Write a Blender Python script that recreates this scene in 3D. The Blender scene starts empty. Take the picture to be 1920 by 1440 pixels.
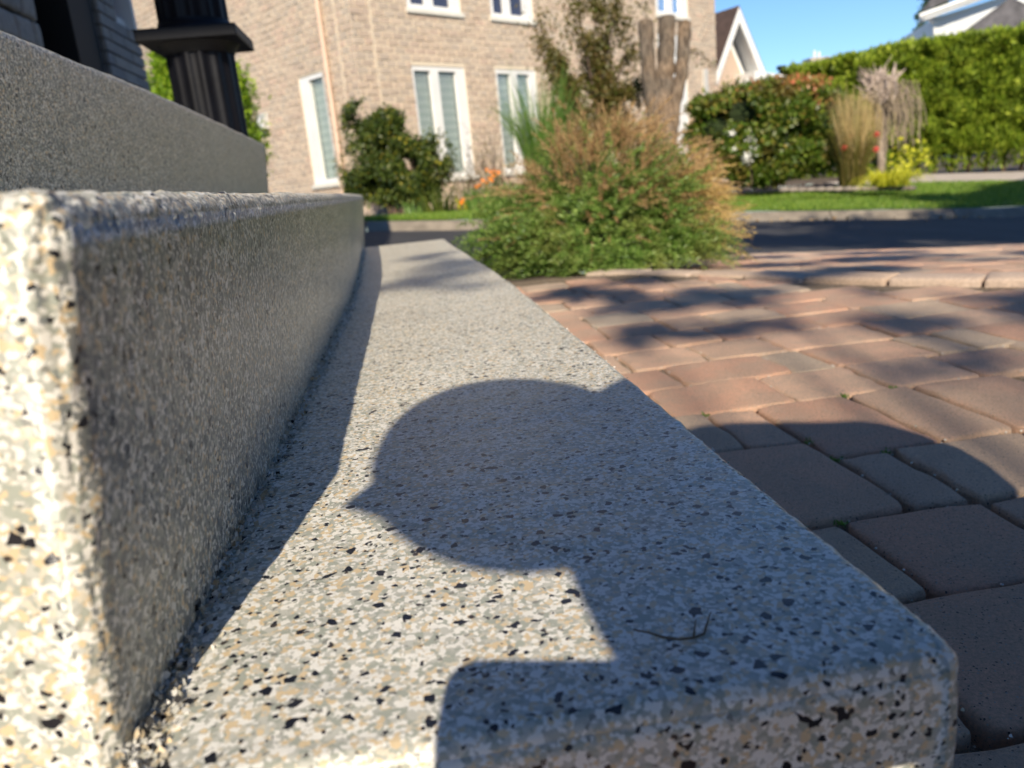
import bpy, bmesh, math, random
import numpy as np
from mathutils import Matrix, Vector, noise, Euler
random.seed(7); rng = np.random.default_rng(7)
S = bpy.context.scene
C = S.collection

# ------------------------------------------------------------------ camera
F = 1440.0
R = np.array([[0.9856, 0.1267, -0.1093], [-0.1372, 0.2382, -0.9615], [-0.0958, 0.9626, 0.2522]])
def _rows():
    def ray(x, y): return np.array([x - 960.0, -(y - 720.0), -F])
    hor = lambda x: 438.5 - 0.1 * x
    a, b = ray(0, hor(0)), ray(1920, hor(1920))
    up = np.cross(b, a); up /= np.linalg.norm(up)
    if up[1] < 0: up = -up
    Y = ray(755, hor(755)); Y /= np.linalg.norm(Y)
    X = np.cross(Y, up); X /= np.linalg.norm(X)
    return np.array([X, Y, up])
R = _rows()
cam_d = bpy.data.cameras.new('camera'); cam = bpy.data.objects.new('camera', cam_d); C.objects.link(cam)
M4 = Matrix.Identity(4)
for i in range(3):
    for j in range(3): M4[i][j] = float(R[i][j])
cam.matrix_world = M4
cam_d.sensor_width = 36; cam_d.lens = 27.0; cam_d.clip_start = 0.005; cam_d.clip_end = 2000
cam_d.dof.use_dof = True; cam_d.dof.focus_distance = 0.47; cam_d.dof.aperture_fstop = 10.0
S.camera = cam

# ------------------------------------------------------------------ light
SUN = np.array([-0.165, -1.461, 1.0]); SUN /= np.linalg.norm(SUN)
W = bpy.data.worlds.new('World'); S.world = W; W.use_nodes = True
wn = W.node_tree; bg = wn.nodes['Background']
sky = wn.nodes.new('ShaderNodeTexSky'); sky.sky_type = 'NISHITA'; sky.sun_disc = False
sky.sun_elevation = math.asin(SUN[2]); sky.sun_rotation = math.atan2(SUN[0], SUN[1])
sky.altitude = 0; sky.air_density = 1.0; sky.dust_density = 0.0; sky.ozone_density = 4.5
tint = wn.nodes.new('ShaderNodeMix'); tint.data_type = 'RGBA'; tint.blend_type = 'MULTIPLY'; tint.inputs[0].default_value = 1
wn.links.new(sky.outputs[0], tint.inputs[6]); tint.inputs[7].default_value = (.82, 1.0, 1.2, 1); wn.links.new(tint.outputs[2], bg.inputs[0]); bg.inputs[1].default_value = 0.098
sun_d = bpy.data.lights.new('sun', 'SUN'); sun = bpy.data.objects.new('sun', sun_d); C.objects.link(sun)
sun_d.energy = 5.0; sun_d.angle = math.radians(0.53); sun_d.color = (1.0, 0.875, 0.70)
sun.rotation_euler = Vector(SUN).to_track_quat('Z', 'Y').to_euler(); sun.location = (-6, -20, 15)
S.view_settings.view_transform = 'Standard'; S.view_settings.look = 'None'
S.view_settings.gamma = 1; S.view_settings.use_curve_mapping = False; S.view_settings.exposure = 0.43

# ------------------------------------------------------------------ helpers
def at(px, py, D):
    """world point seen along a direction at a given distance"""
    return R @ (np.array([px - 960.0, 720.0 - py, -F]) / F * D)

def tag(o, label=None, cat=None, group=None, kind=None):
    if label: o['label'] = label
    if cat: o['category'] = cat
    if group: o['group'] = group
    if kind: o['kind'] = kind
    return o

def empty(name, loc=(0, 0, 0), label=None, cat=None, group=None):
    o = bpy.data.objects.new(name, None); C.objects.link(o); o.location = loc; o.empty_display_size = .1
    return tag(o, label, cat, group)

def link(name, me, mat=None, parent=None, smooth=False):
    o = bpy.data.objects.new(name, me); C.objects.link(o)
    if mat is not None and len(me.materials) == 0: me.materials.append(mat)
    if parent is not None:
        o.parent = parent
        o.matrix_parent_inverse = Matrix.Translation(-Vector(parent.location)) if parent.parent is None else Matrix.Identity(4)
    if smooth:
        me.polygons.foreach_set('use_smooth', np.ones(len(me.polygons), dtype=bool))
    return o

def raw(name, V, Fc, mat=None, parent=None, smooth=False):
    """mesh from vertex array and (n,k) face array"""
    V = np.asarray(V, dtype=np.float32).reshape(-1, 3)
    me = bpy.data.meshes.new(name)
    if isinstance(Fc, np.ndarray):
        n, k = Fc.shape
        me.vertices.add(len(V)); me.vertices.foreach_set('co', V.ravel())
        me.loops.add(n * k); me.loops.foreach_set('vertex_index', Fc.astype(np.int32).ravel())
        me.polygons.add(n); me.polygons.foreach_set('loop_start', np.arange(0, n * k, k, dtype=np.int32))
        me.update(calc_edges=True)
    else:
        me.from_pydata(V.tolist(), [], Fc); me.update()
    return link(name, me, mat, parent, smooth)

class MB:
    """collects boxes, tubes and polygons for one mesh"""
    def __init__(s): s.v = []; s.f = []
    def add(s, V, Fs):
        o = len(s.v); s.v += [tuple(map(float, p)) for p in V]; s.f += [tuple(i + o for i in f) for f in Fs]; return s
    def box(s, lo, hi, u=None, w=None, o=None):
        """box in a frame: o + x*u + y*w + z*Z"""
        u = np.array([1, 0, 0]) if u is None else u; w = np.array([0, 1, 0]) if w is None else w
        o = np.zeros(3) if o is None else o
        P = []
        for x in (lo[0], hi[0]):
            for y in (lo[1], hi[1]):
                for z in (lo[2], hi[2]): P.append(o + x * u + y * w + np.array([0, 0, z]))
        fs = [(0, 1, 3, 2), (4, 6, 7, 5), (0, 4, 5, 1), (2, 3, 7, 6), (0, 2, 6, 4), (1, 5, 7, 3)]
        return s.add(P, fs)
    def tube(s, pts, rad, n=8, cap=True):
        pts = [np.array(p, float) for p in pts]
        if not hasattr(rad, '__len__'): rad = [rad] * len(pts)
        o = len(s.v); prev = None
        for i, p in enumerate(pts):
            t = pts[min(i + 1, len(pts) - 1)] - pts[max(i - 1, 0)]; t /= (np.linalg.norm(t) + 1e-9)
            a = np.cross(t, [0, 0, 1] if abs(t[2]) < .9 else [1, 0, 0]) if prev is None else prev - t * (prev @ t)
            a /= np.linalg.norm(a); prev = a; b = np.cross(t, a)
            for k in range(n):
                th = 2 * math.pi * k / n
                s.v.append(tuple(p + rad[i] * (math.cos(th) * a + math.sin(th) * b)))
        for i in range(len(pts) - 1):
            for k in range(n):
                a0 = o + i * n + k; a1 = o + i * n + (k + 1) % n
                s.f.append((a0, a1, a1 + n, a0 + n))
        if cap:
            s.f.append(tuple(o + k for k in range(n))[::-1]); s.f.append(tuple(o + (len(pts) - 1) * n + k for k in range(n)))
        return s
    def build(s, name, mat=None, parent=None, smooth=False):
        me = bpy.data.meshes.new(name); me.from_pydata(s.v, [], s.f); me.update()
        return link(name, me, mat, parent, smooth)

# ------------------------------------------------------------------ materials
def new_mat(name):
    m = bpy.data.materials.new(name); m.use_nodes = True
    nt = m.node_tree; p = nt.nodes['Principled BSDF']; return m, nt, p
def N(nt, t, **k):
    n = nt.nodes.new(t)
    for a, b in k.items(): setattr(n, a, b)
    return n
def ramp(nt, stops, interp='LINEAR'):
    r = N(nt, 'ShaderNodeValToRGB'); cr = r.color_ramp; cr.interpolation = interp
    while len(cr.elements) < len(stops): cr.elements.new(0.5)
    for e, (p, c) in zip(cr.elements, stops): e.position = p; e.color = (*c, 1) if len(c) == 3 else c
    return r
def mix(nt, fac, a, b, mode='MIX'):
    m = N(nt, 'ShaderNodeMix', data_type='RGBA', blend_type=mode)
    for i, x in ((0, fac), (6, a), (7, b)):
        if hasattr(x, 'links'): nt.links.new(x, m.inputs[i])
        elif isinstance(x, (int, float)): m.inputs[i].default_value = x
        else: m.inputs[i].default_value = (*x, 1)
    return m.outputs[2]
def math_(nt, op, a, b=0.0, clamp=False):
    m = N(nt, 'ShaderNodeMath', operation=op); m.use_clamp = clamp
    for i, x in ((0, a), (1, b)):
        if hasattr(x, 'links'): nt.links.new(x, m.inputs[i])
        else: m.inputs[i].default_value = x
    return m.outputs[0]
def noise_(nt, vec, scale, detail=4, rough=.55):
    n = N(nt, 'ShaderNodeTexNoise'); n.inputs['Scale'].default_value = scale
    n.inputs['Detail'].default_value = detail; n.inputs['Roughness'].default_value = rough
    nt.links.new(vec, n.inputs['Vector']); return n.outputs[0]
def bump(nt, p, h, dist, strength=1.0, prev=None):
    b = N(nt, 'ShaderNodeBump'); b.inputs['Distance'].default_value = dist; b.inputs['Strength'].default_value = strength
    nt.links.new(h, b.inputs['Height'])
    if prev is not None: nt.links.new(prev, b.inputs['Normal'])
    nt.links.new(b.outputs[0], p.inputs['Normal']); return b.outputs[0]
def objco(nt): return N(nt, 'ShaderNodeTexCoord').outputs['Object']
def worldpos(nt): return N(nt, 'ShaderNodeNewGeometry').outputs['Position']
def piece_random(nt):
    """one random number per loose piece, whether the piece is its own object or an island of a joined mesh"""
    a = N(nt, 'ShaderNodeObjectInfo').outputs['Random']; b = N(nt, 'ShaderNodeNewGeometry').outputs['Random Per Island']
    return math_(nt, 'FRACT', math_(nt, 'ADD', a, b))

def simple(name, col, rough=.6, metal=0, nscale=0, namt=.15, bdist=0, bscale=200):
    m, nt, p = new_mat(name)
    p.inputs['Roughness'].default_value = rough; p.inputs['Metallic'].default_value = metal
    if nscale:
        v = worldpos(nt); n = noise_(nt, v, nscale)
        dark = tuple(c * (1 - namt) for c in col); lite = tuple(min(1, c * (1 + namt)) for c in col)
        r = ramp(nt, [(.3, dark), (.7, lite)]); nt.links.new(n, r.inputs[0]); nt.links.new(r.outputs[0], p.inputs['Base Color'])
    else: p.inputs['Base Color'].default_value = (*col, 1)
    if name.startswith('black'): p.inputs['Specular IOR Level'].default_value = .22
    if bdist: bump(nt, p, noise_(nt, worldpos(nt), bscale), bdist)
    return m

def flake_coating(name='flake_coating', base=0.0):
    """epoxy floor coating full of coloured vinyl chips"""
    m, nt, p = new_mat(name)
    co = objco(nt)
    nz = N(nt, 'ShaderNodeTexNoise'); nz.inputs['Scale'].default_value = 420; nz.inputs['Detail'].default_value = 2; nt.links.new(co, nz.inputs['Vector'])
    off = N(nt, 'ShaderNodeVectorMath', operation='MULTIPLY_ADD'); nt.links.new(nz.outputs['Color'], off.inputs[0])
    off.inputs[1].default_value = (.0015, .0015, .0015); nt.links.new(co, off.inputs[2]); co2 = off.outputs[0]
    def vor(scale, shift):
        mp = N(nt, 'ShaderNodeVectorMath', operation='ADD'); nt.links.new(co2, mp.inputs[0]); mp.inputs[1].default_value = shift
        v = N(nt, 'ShaderNodeTexVoronoi'); v.inputs['Scale'].default_value = scale; nt.links.new(mp.outputs[0], v.inputs['Vector'])
        s = N(nt, 'ShaderNodeSeparateColor'); nt.links.new(v.outputs['Color'], s.inputs[0]); return s.outputs
    grey = (.42, .425, .37); lgrey = (.50, .50, .44); white = (.78, .765, .70); tan = (.64, .51, .32); pale = (.60, .555, .44); sage = (.36, .38, .32)
    v0 = vor(350, (0, 0, 0))
    r0 = ramp(nt, [(0, grey), (.26, pale), (.42, lgrey), (.62, sage), (.76, tan), (.88, white)], 'CONSTANT')
    nt.links.new(v0[0], r0.inputs[0]); col = r0.outputs[0]; hgt = v0[2]
    for sc, sh, pr, st in ((480, (3.1, 1.7, .3), .42, [(0, white), (.28, lgrey), (.5, pale), (.7, sage)]),
                           (315, (.7, 5.1, 2.3), .30, [(0, sage), (.38, white), (.55, tan), (.75, lgrey), (.9, white)]),
                           (520, (8.2, .4, 4.4), .26, [(0, white), (.5, tan), (.72, (.24, .24, .21)), (.8, white)]),
                           (480, (1.2, 9.4, 6.4), .040, [(0, (.012, .013, .018)), (.8, (.05, .04, .035))]),
                           (255, (5.2, 3.3, 1.9), .025, [(0, (.010, .011, .016)), (.7, (.018, .018, .022))])):
        v = vor(sc, sh); r = ramp(nt, st, 'CONSTANT'); nt.links.new(v[1], r.inputs[0])
        fac = math_(nt, 'GREATER_THAN', v[0], 1 - pr)
        col = mix(nt, fac, col, r.outputs[0])
        hm = N(nt, 'ShaderNodeMix'); nt.links.new(fac, hm.inputs[0]); nt.links.new(hgt, hm.inputs[2]); nt.links.new(v[2], hm.inputs[3]); hgt = hm.outputs[0]
    big = noise_(nt, co, 5, 3); rb = ramp(nt, [(.3, (.90, .90, .90)), (.7, (1.0, 1.0, 1.0))]); nt.links.new(big, rb.inputs[0])
    col = mix(nt, 1.0, col, rb.outputs[0], 'MULTIPLY')
    if base:  # dark grey base between chips, puts extra shade into the riser colour
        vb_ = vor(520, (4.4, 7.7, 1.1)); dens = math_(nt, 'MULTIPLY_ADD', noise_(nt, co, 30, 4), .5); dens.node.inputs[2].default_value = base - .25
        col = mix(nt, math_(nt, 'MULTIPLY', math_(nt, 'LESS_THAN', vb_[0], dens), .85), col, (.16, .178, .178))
    nt.links.new(col, p.inputs['Base Color'])
    p.inputs['Roughness'].default_value = .33; p.inputs['IOR'].default_value = 1.5
    fine = noise_(nt, co, 900, 3)
    b1 = bump(nt, p, hgt, .00032, 1.0)
    bump(nt, p, fine, .00028, .8, b1)
    return m
M = {}
M['flake'] = flake_coating(); M['riser'] = flake_coating('shaded_riser_coating', .46)  # riser copy is greyer and darkened to deepen the shade on those faces
def shaded_riser_faces(o):
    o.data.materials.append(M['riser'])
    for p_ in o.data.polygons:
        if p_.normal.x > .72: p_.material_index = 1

def paver_mat():
    m, nt, p = new_mat('clay_paver'); co = worldpos(nt); rnd = piece_random(nt)
    r = ramp(nt, [(0, (.72, .43, .29)), (.3, (.60, .36, .25)), (.5, (.75, .50, .35)), (.68, (.58, .465, .345)), (.84, (.65, .40, .275)), (1, (.52, .44, .34))])
    nt.links.new(rnd, r.inputs[0])
    blot = noise_(nt, co, 14, 5); rb = ramp(nt, [(.42, (0, 0, 0)), (.62, (1, 1, 1))]); nt.links.new(blot, rb.inputs[0])
    c1 = mix(nt, math_(nt, 'MULTIPLY', rb.outputs[0], .55), r.outputs[0], (.50, .38, .28))
    g = noise_(nt, co, 340, 6, .85); rg = ramp(nt, [(.30, (.62, .60, .58)), (.46, (1, 1, 1)), (.68, (1.45, 1.4, 1.34))]); nt.links.new(g, rg.inputs[0])
    c2 = mix(nt, 1.0, c1, rg.outputs[0], 'MULTIPLY')
    v = N(nt, 'ShaderNodeTexVoronoi'); v.inputs['Scale'].default_value = 850; nt.links.new(co, v.inputs['Vector'])
    sp = N(nt, 'ShaderNodeSeparateColor'); nt.links.new(v.outputs['Color'], sp.inputs[0])
    c3 = mix(nt, math_(nt, 'GREATER_THAN', sp.outputs[0], .982), c2, (.5, .44, .38))
    c4 = mix(nt, math_(nt, 'LESS_THAN', sp.outputs[0], .015), c3, (.12, .10, .09))
    nt.links.new(c4, p.inputs['Base Color']); p.inputs['Roughness'].default_value = .85
    b = bump(nt, p, g, .0042, 1.0); bump(nt, p, noise_(nt, co, 200, 5, .7), .0022, .6, b)
    return m
M['paver'] = paver_mat()

def brick_mat(name, stops, nscale=60, bd=.006):
    m, nt, p = new_mat(name); co = worldpos(nt)
    r = ramp(nt, stops); nt.links.new(piece_random(nt), r.inputs[0])
    n = noise_(nt, co, nscale, 4); rn = ramp(nt, [(.3, (.82, .82, .82)), (.7, (1.15, 1.15, 1.15))]); nt.links.new(n, rn.inputs[0])
    nt.links.new(mix(nt, 1.0, r.outputs[0], rn.outputs[0], 'MULTIPLY'), p.inputs['Base Color'])
    p.inputs['Roughness'].default_value = .9; bump(nt, p, n, bd); return m
M['brick'] = brick_mat('buff_brick', [(0, (.50, .39, .295)), (.35, (.56, .445, .335)), (.6, (.50, .415, .325)), (.8, (.45, .36, .28)), (1, (.58, .43, .325))], 25, .012)
M['edging'] = brick_mat('tan_edging_paver', [(0, (.50, .37, .27)), (.5, (.45, .36, .28)), (1, (.52, .40, .31))], 120, .003)
M['greybrick'] = brick_mat('grey_brick', [(0, (.30, .30, .29)), (.5, (.24, .245, .25)), (1, (.34, .33, .31))], 50)
M['stone'] = brick_mat('grey_stone', [(0, (.32, .30, .28)), (.5, (.26, .25, .24)), (1, (.36, .34, .31))], 30)
M['mortar'] = simple('mortar', (.74, .63, .47), .95, 0, 30, .12)
M['greymortar'] = simple('grey_mortar', (.13, .13, .125), .95, 0, 30, .12)
M['white'] = simple('white_paint', (.80, .79, .75), .45, 0, 3, .04)
M['sill'] = simple('cream_sill', (.72, .69, .60), .6, 0, 6, .06)
M['black'] = simple('black_metal', (.0035, .004, .007), .5, 0, 8, .3, .0004, 60)
M['blackdoor'] = simple('black_door', (.010, .012, .022), .4, 0, 4, .2)
M['void'] = simple('dark_jamb', (.004, .004, .005), .7)
M['pipe'] = simple('beige_downpipe', (.58, .42, .31), .5, 0, 4, .06)
M['blind'] = simple('pale_blind', (.68, .69, .61), .7)
M['blind2'] = simple('blind_dark_stripe', (.52, .55, .48), .7)  # alternate darker bands of the striped blinds
def bark_mat():
    m, nt, p = new_mat('grey_bark'); co = worldpos(nt); mp = N(nt, 'ShaderNodeMapping'); mp.inputs['Scale'].default_value = (1, 1, .16); nt.links.new(co, mp.inputs[0])
    n = noise_(nt, mp.outputs[0], 26, 5, .65); b = noise_(nt, co, 2.2, 3)
    r = ramp(nt, [(.32, (.05, .038, .028)), (.5, (.16, .125, .09)), (.68, (.27, .22, .165))]); nt.links.new(n, r.inputs[0])
    rb = ramp(nt, [(.4, (.8, .8, .8)), (.65, (1.25, 1.1, .95))]); nt.links.new(b, rb.inputs[0])
    nt.links.new(mix(nt, 1.0, r.outputs[0], rb.outputs[0], 'MULTIPLY'), p.inputs['Base Color']); p.inputs['Roughness'].default_value = .95
    bump(nt, p, n, .03); return m
M['bark'] = bark_mat()
M['stem'] = simple('brown_stem', (.09, .06, .04), .9, 0, 30, .3)
M['soil'] = simple('soil', (.075, .055, .04), 1, 0, 9, .5, .02, 30)
M['mulch'] = simple('garden_bed', (.10, .075, .055), 1, 0, 12, .6, .03, 22)
M['walk'] = simple('sidewalk_concrete', (.44, .38, .32), .9, 0, 3, .12, .002, 60)
M['kerb'] = simple('kerb_concrete', (.21, .18, .14), .9, 0, 6, .25, .004, 50)
M['rock'] = simple('edging_rock', (.27, .23, .19), .9, 0, 8, .3, .01, 25)
M['roofbrown'] = simple('brown_shingles', (.085, .055, .045), .9, 0, 5, .25, .01, 30)
M['roofgrey'] = simple('grey_shingles', (.11, .105, .11), .9, 0, 2.5, .45, .02, 12)
M['siding'] = simple('white_siding', (.70, .72, .72), .6, 0, 2, .03)
M['phone'] = simple('phone_case', (.02, .02, .022), .35)
M['skin'] = simple('skin', (.45, .28, .2), .55)
M['hair'] = simple('dark_hair', (.03, .02, .014), .6)
M['shirt'] = simple('navy_cotton', (.03, .045, .09), .9, 0, 40, .2)
M['jeans'] = simple('blue_denim', (.04, .06, .12), .9, 0, 60, .3)
M['shoe'] = simple('grey_shoe', (.2, .2, .2), .7)
M['orange'] = simple('orange_petal', (.85, .25, .012), .6)
M['red'] = simple('red_petal', (.62, .07, .05), .6)
M['whitepetal'] = simple('white_petal', (.78, .78, .74), .6)
M['bundle'] = simple('driftwood', (.36, .29, .24), .9, 0, 12, .4)
M['vent'] = simple('vent_plastic', (.55, .54, .50), .5, 0, 10, .1)
M['twig'] = simple('dry_twig', (.13, .085, .045), .8)
M['chip'] = brick_mat('loose_chip', [(0, (.80, .78, .74)), (.45, (.6, .6, .57)), (.7, (.45, .45, .40)), (.90, (.6, .48, .3)), (.95, (.03, .03, .035)), (1, (.02, .02, .02))], 300, .0002)

def glass_mat(name, col, rough=.06):
    m, nt, p = new_mat(name); p.inputs['Base Color'].default_value = (*col, 1); p.inputs['Roughness'].default_value = rough
    p.inputs['Transmission Weight'].default_value = .9; p.inputs['IOR'].default_value = 1.25; return m
M['glass'] = glass_mat('window_glass', (.90, .97, .94))
M['glassup'] = simple('dark_window_glass', (.05, .06, .10), .08)
M['doorglass'] = simple('teal_door_glass', (.025, .075, .085), .12)

def asphalt():
    m, nt, p = new_mat('asphalt'); co = worldpos(nt)
    n = noise_(nt, co, 220, 3, .7); b = noise_(nt, co, 1.3, 4)
    r = ramp(nt, [(.3, (.028, .029, .033)), (.7, (.058, .058, .062))]); nt.links.new(n, r.inputs[0])
    rb = ramp(nt, [(.35, (.8, .8, .8)), (.7, (1.25, 1.22, 1.2))]); nt.links.new(b, rb.inputs[0])
    nt.links.new(mix(nt, 1.0, r.outputs[0], rb.outputs[0], 'MULTIPLY'), p.inputs['Base Color'])
    p.inputs['Roughness'].default_value = .8; bump(nt, p, n, .004); return m
M['asphalt'] = asphalt()
def sandmat():
    m, nt, p = new_mat('joint_sand'); co = worldpos(nt)
    v = N(nt, 'ShaderNodeTexVoronoi'); v.inputs['Scale'].default_value = 450; nt.links.new(co, v.inputs['Vector'])
    s = N(nt, 'ShaderNodeSeparateColor'); nt.links.new(v.outputs['Color'], s.inputs[0])
    r = ramp(nt, [(0, (.10, .07, .045)), (.5, (.19, .14, .09)), (.85, (.26, .20, .13)), (1, (.45, .4, .34))]); nt.links.new(s.outputs[0], r.inputs[0])
    nt.links.new(r.outputs[0], p.inputs['Base Color']); p.inputs['Roughness'].default_value = 1
    bump(nt, p, v.outputs['Distance'], .002); return m
M['sand'] = sandmat()
def grassground():
    m, nt, p = new_mat('grass_ground'); co = worldpos(nt)
    r = ramp(nt, [(.3, (.05, .12, .018)), (.7, (.10, .20, .03))]); nt.links.new(noise_(nt, co, 3, 6), r.inputs[0])
    nt.links.new(r.outputs[0], p.inputs['Base Color']); p.inputs['Roughness'].default_value = 1
    bump(nt, p, noise_(nt, co, 60, 3), .03); return m
M['grassground'] = grassground()

def leaf_mat(name, stops, trans=.35, rough=.5, patch=0, patchcol=(.3, .2, .05)):
    m, nt, p = new_mat(name)
    r = ramp(nt, stops); g = N(nt, 'ShaderNodeNewGeometry'); nt.links.new(g.outputs['Random Per Island'], r.inputs[0])
    col = r.outputs[0]
    if patch:
        n = noise_(nt, g.outputs['Position'], patch, 2); rr = ramp(nt, [(.5, (0, 0, 0)), (.68, (1, 1, 1))]); nt.links.new(n, rr.inputs[0])
        col = mix(nt, math_(nt, 'MULTIPLY', rr.outputs[0], .7), col, patchcol)
    nt.links.new(col, p.inputs['Base Color']); p.inputs['Roughness'].default_value = rough
    t = N(nt, 'ShaderNodeBsdfTranslucent'); nt.links.new(col, t.inputs[0])
    ms = N(nt, 'ShaderNodeMixShader'); ms.inputs[0].default_value = trans
    out = nt.nodes['Material Output']
    nt.links.new(p.outputs[0], ms.inputs[1]); nt.links.new(t.outputs[0], ms.inputs[2]); nt.links.new(ms.outputs[0], out.inputs[0])
    return m
M['fern'] = leaf_mat('fern_leaf', [(0, (.07, .15, .025)), (.4, (.16, .29, .05)), (.75, (.26, .41, .08)), (1, (.40, .52, .16))], .4, .45, 6.5, (.33, .33, .09))
M['plume'] = leaf_mat('dry_plume', [(0, (.36, .22, .10)), (.5, (.54, .36, .17)), (1, (.68, .48, .25))], .35, .8)
M['plumegold'] = leaf_mat('golden_plume', [(0, (.48, .33, .11)), (.5, (.64, .46, .17)), (1, (.74, .58, .26))], .35, .8)
M['box'] = leaf_mat('dark_leaf', [(0, (.03, .055, .012)), (.5, (.075, .12, .02)), (.93, (.16, .20, .035)), (1, (.5, .42, .04))], .3, .45)
M['sapling'] = leaf_mat('bronze_leaf', [(0, (.09, .09, .018)), (.5, (.16, .14, .03)), (.8, (.22, .14, .05)), (1, (.11, .17, .02))], .35, .45)
M['burn'] = leaf_mat('bush_leaf', [(0, (.05, .10, .012)), (.5, (.11, .19, .02)), (.85, (.20, .26, .03)), (1, (.30, .22, .05))], .3, .4, 1.6, (.22, .13, .04))
M['burntip'] = leaf_mat('red_tip_leaf', [(0, (.60, .17, .08)), (.5, (.50, .26, .09)), (1, (.30, .28, .06))], .3, .45)
M['hedge'] = leaf_mat('hedge_leaf', [(0, (.11, .18, .012)), (.5, (.27, .38, .03)), (1, (.50, .58, .07))], .33, .5, 2.2, (.18, .26, .03))
M['thuja'] = leaf_mat('thuja_leaf', [(0, (.08, .18, .008)), (.5, (.24, .40, .015)), (1, (.42, .56, .04))], .35, .5)
M['treeleaf'] = leaf_mat('tree_leaf', [(0, (.03, .07, .015)), (1, (.07, .12, .03))], .3, .5)
M['reed'] = leaf_mat('reed_straw', [(0, (.52, .38, .17)), (.5, (.68, .52, .26)), (1, (.45, .40, .14))], .35, .7)
M['blade'] = leaf_mat('green_blade', [(0, (.10, .22, .03)), (.6, (.19, .34, .06)), (1, (.32, .44, .14))], .4, .5)
M['yellow'] = leaf_mat('yellow_blade', [(0, (.50, .54, .03)), (.5, (.74, .72, .05)), (1, (.85, .82, .12))], .4, .5)
M['lawn'] = leaf_mat('lawn_blade', [(0, (.10, .21, .02)), (.6, (.21, .35, .04)), (1, (.38, .47, .09))], .4, .5)
M['vine'] = leaf_mat('dry_vine', [(0, (.22, .17, .12)), (1, (.38, .31, .22))], .2, .9)
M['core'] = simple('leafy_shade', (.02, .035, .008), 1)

# ------------------------------------------------------------------ foliage generators
def leafset(P, size, aspect=.45, up=0.0, dirs=None, curl=.15, r=None):
    """P (n,3) leaf positions -> diamond quads folded a little; returns V, F"""
    r = r or rng; n = len(P)
    d = r.normal(size=(n, 3)) if dirs is None else dirs + r.normal(size=(n, 3)) * .35
    d[:, 2] += up; d /= np.linalg.norm(d, axis=1)[:, None]
    a = np.cross(d, r.normal(size=(n, 3))); a /= np.linalg.norm(a, axis=1)[:, None]
    nn = np.cross(d, a)
    s = size * r.uniform(.6, 1.3, (n, 1))
    V = np.stack([P, P + d * s * .5 + a * s * aspect * .5 + nn * s * curl * .3, P + d * s - nn * s * curl, P + d * s * .5 - a * s * aspect * .5 + nn * s * curl * .3], 1)
    return V.reshape(-1, 3), np.arange(4 * n).reshape(n, 4)

def blob_points(blobs, n, shell=.55, gap=0.0, gscale=2.0, seed=0):
    """points through lumps of a crown; gap drops those in noise hollows"""
    r = np.random.default_rng(seed); out = []
    vol = np.array([b[1][0] * b[1][1] * b[1][2] for b in blobs]) ** .67; vol /= vol.sum()
    for (c, rad), w in zip(blobs, vol):
        k = int(n * w * (1.6 if gap else 1)); d = r.normal(size=(k, 3)); d /= np.linalg.norm(d, axis=1)[:, None]
        q = shell + (1 - shell) * r.random((k, 1)) ** .6
        q *= 1 + .12 * r.normal(size=(k, 1))
        p = np.array(c) + d * np.array(rad) * q
        if gap:
            keep = np.array([noise.noise(Vector(x * gscale)) > (gap - .5) * .8 for x in p]); p = p[keep]
        out.append(p)
    return np.concatenate(out)

def crown(c, rad, k, spread, seed, small=(.35, .6)):
    r = np.random.default_rng(seed); B = []
    for i in range(k):
        d = r.normal(size=3); d /= np.linalg.norm(d); s = r.uniform(*small)
        B.append((np.array(c) + d * np.array(rad) * spread * r.uniform(.5, 1), np.array(rad) * s))
    return B

def blades(base, n, spread, h, w, lean, seed, droop=.3, seg=4, mindist=0):
    """grass-like strips"""
    r = np.random.default_rng(seed); V = []; Fc = []; base = np.array(base, float)
    for i in range(n):
        th = r.uniform(0, 2 * math.pi); rr = spread * math.sqrt(r.random())
        b = base + np.array([math.cos(th) * rr, math.sin(th) * rr, 0])
        th2 = th + r.normal() * .5; l = lean * r.uniform(.3, 1.2); hh = h * r.uniform(.65, 1.1)
        dv = np.array([math.cos(th2), math.sin(th2), 0]); sd = np.array([-math.sin(th2 + r.normal()), math.cos(th2 + r.normal()), 0]) * w * .5
        o = len(V)
        for k in range(seg + 1):
            t = k / seg
            p = b + dv * l * hh * t ** 1.5 + np.array([0, 0, hh * (t - droop * l * t ** 3)])
            ww = (1 - t * .9)
            V += [p - sd * ww, p + sd * ww]
        for k in range(seg): Fc.append((o + 2 * k, o + 2 * k + 1, o + 2 * k + 3, o + 2 * k + 2))
    return np.array(V), np.array(Fc)
def merge(*parts):
    V = []; Fs = []; o = 0
    for v, f in parts: V.append(v); Fs.append(f + o); o += len(v)
    return np.concatenate(V), np.concatenate(Fs)

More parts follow.
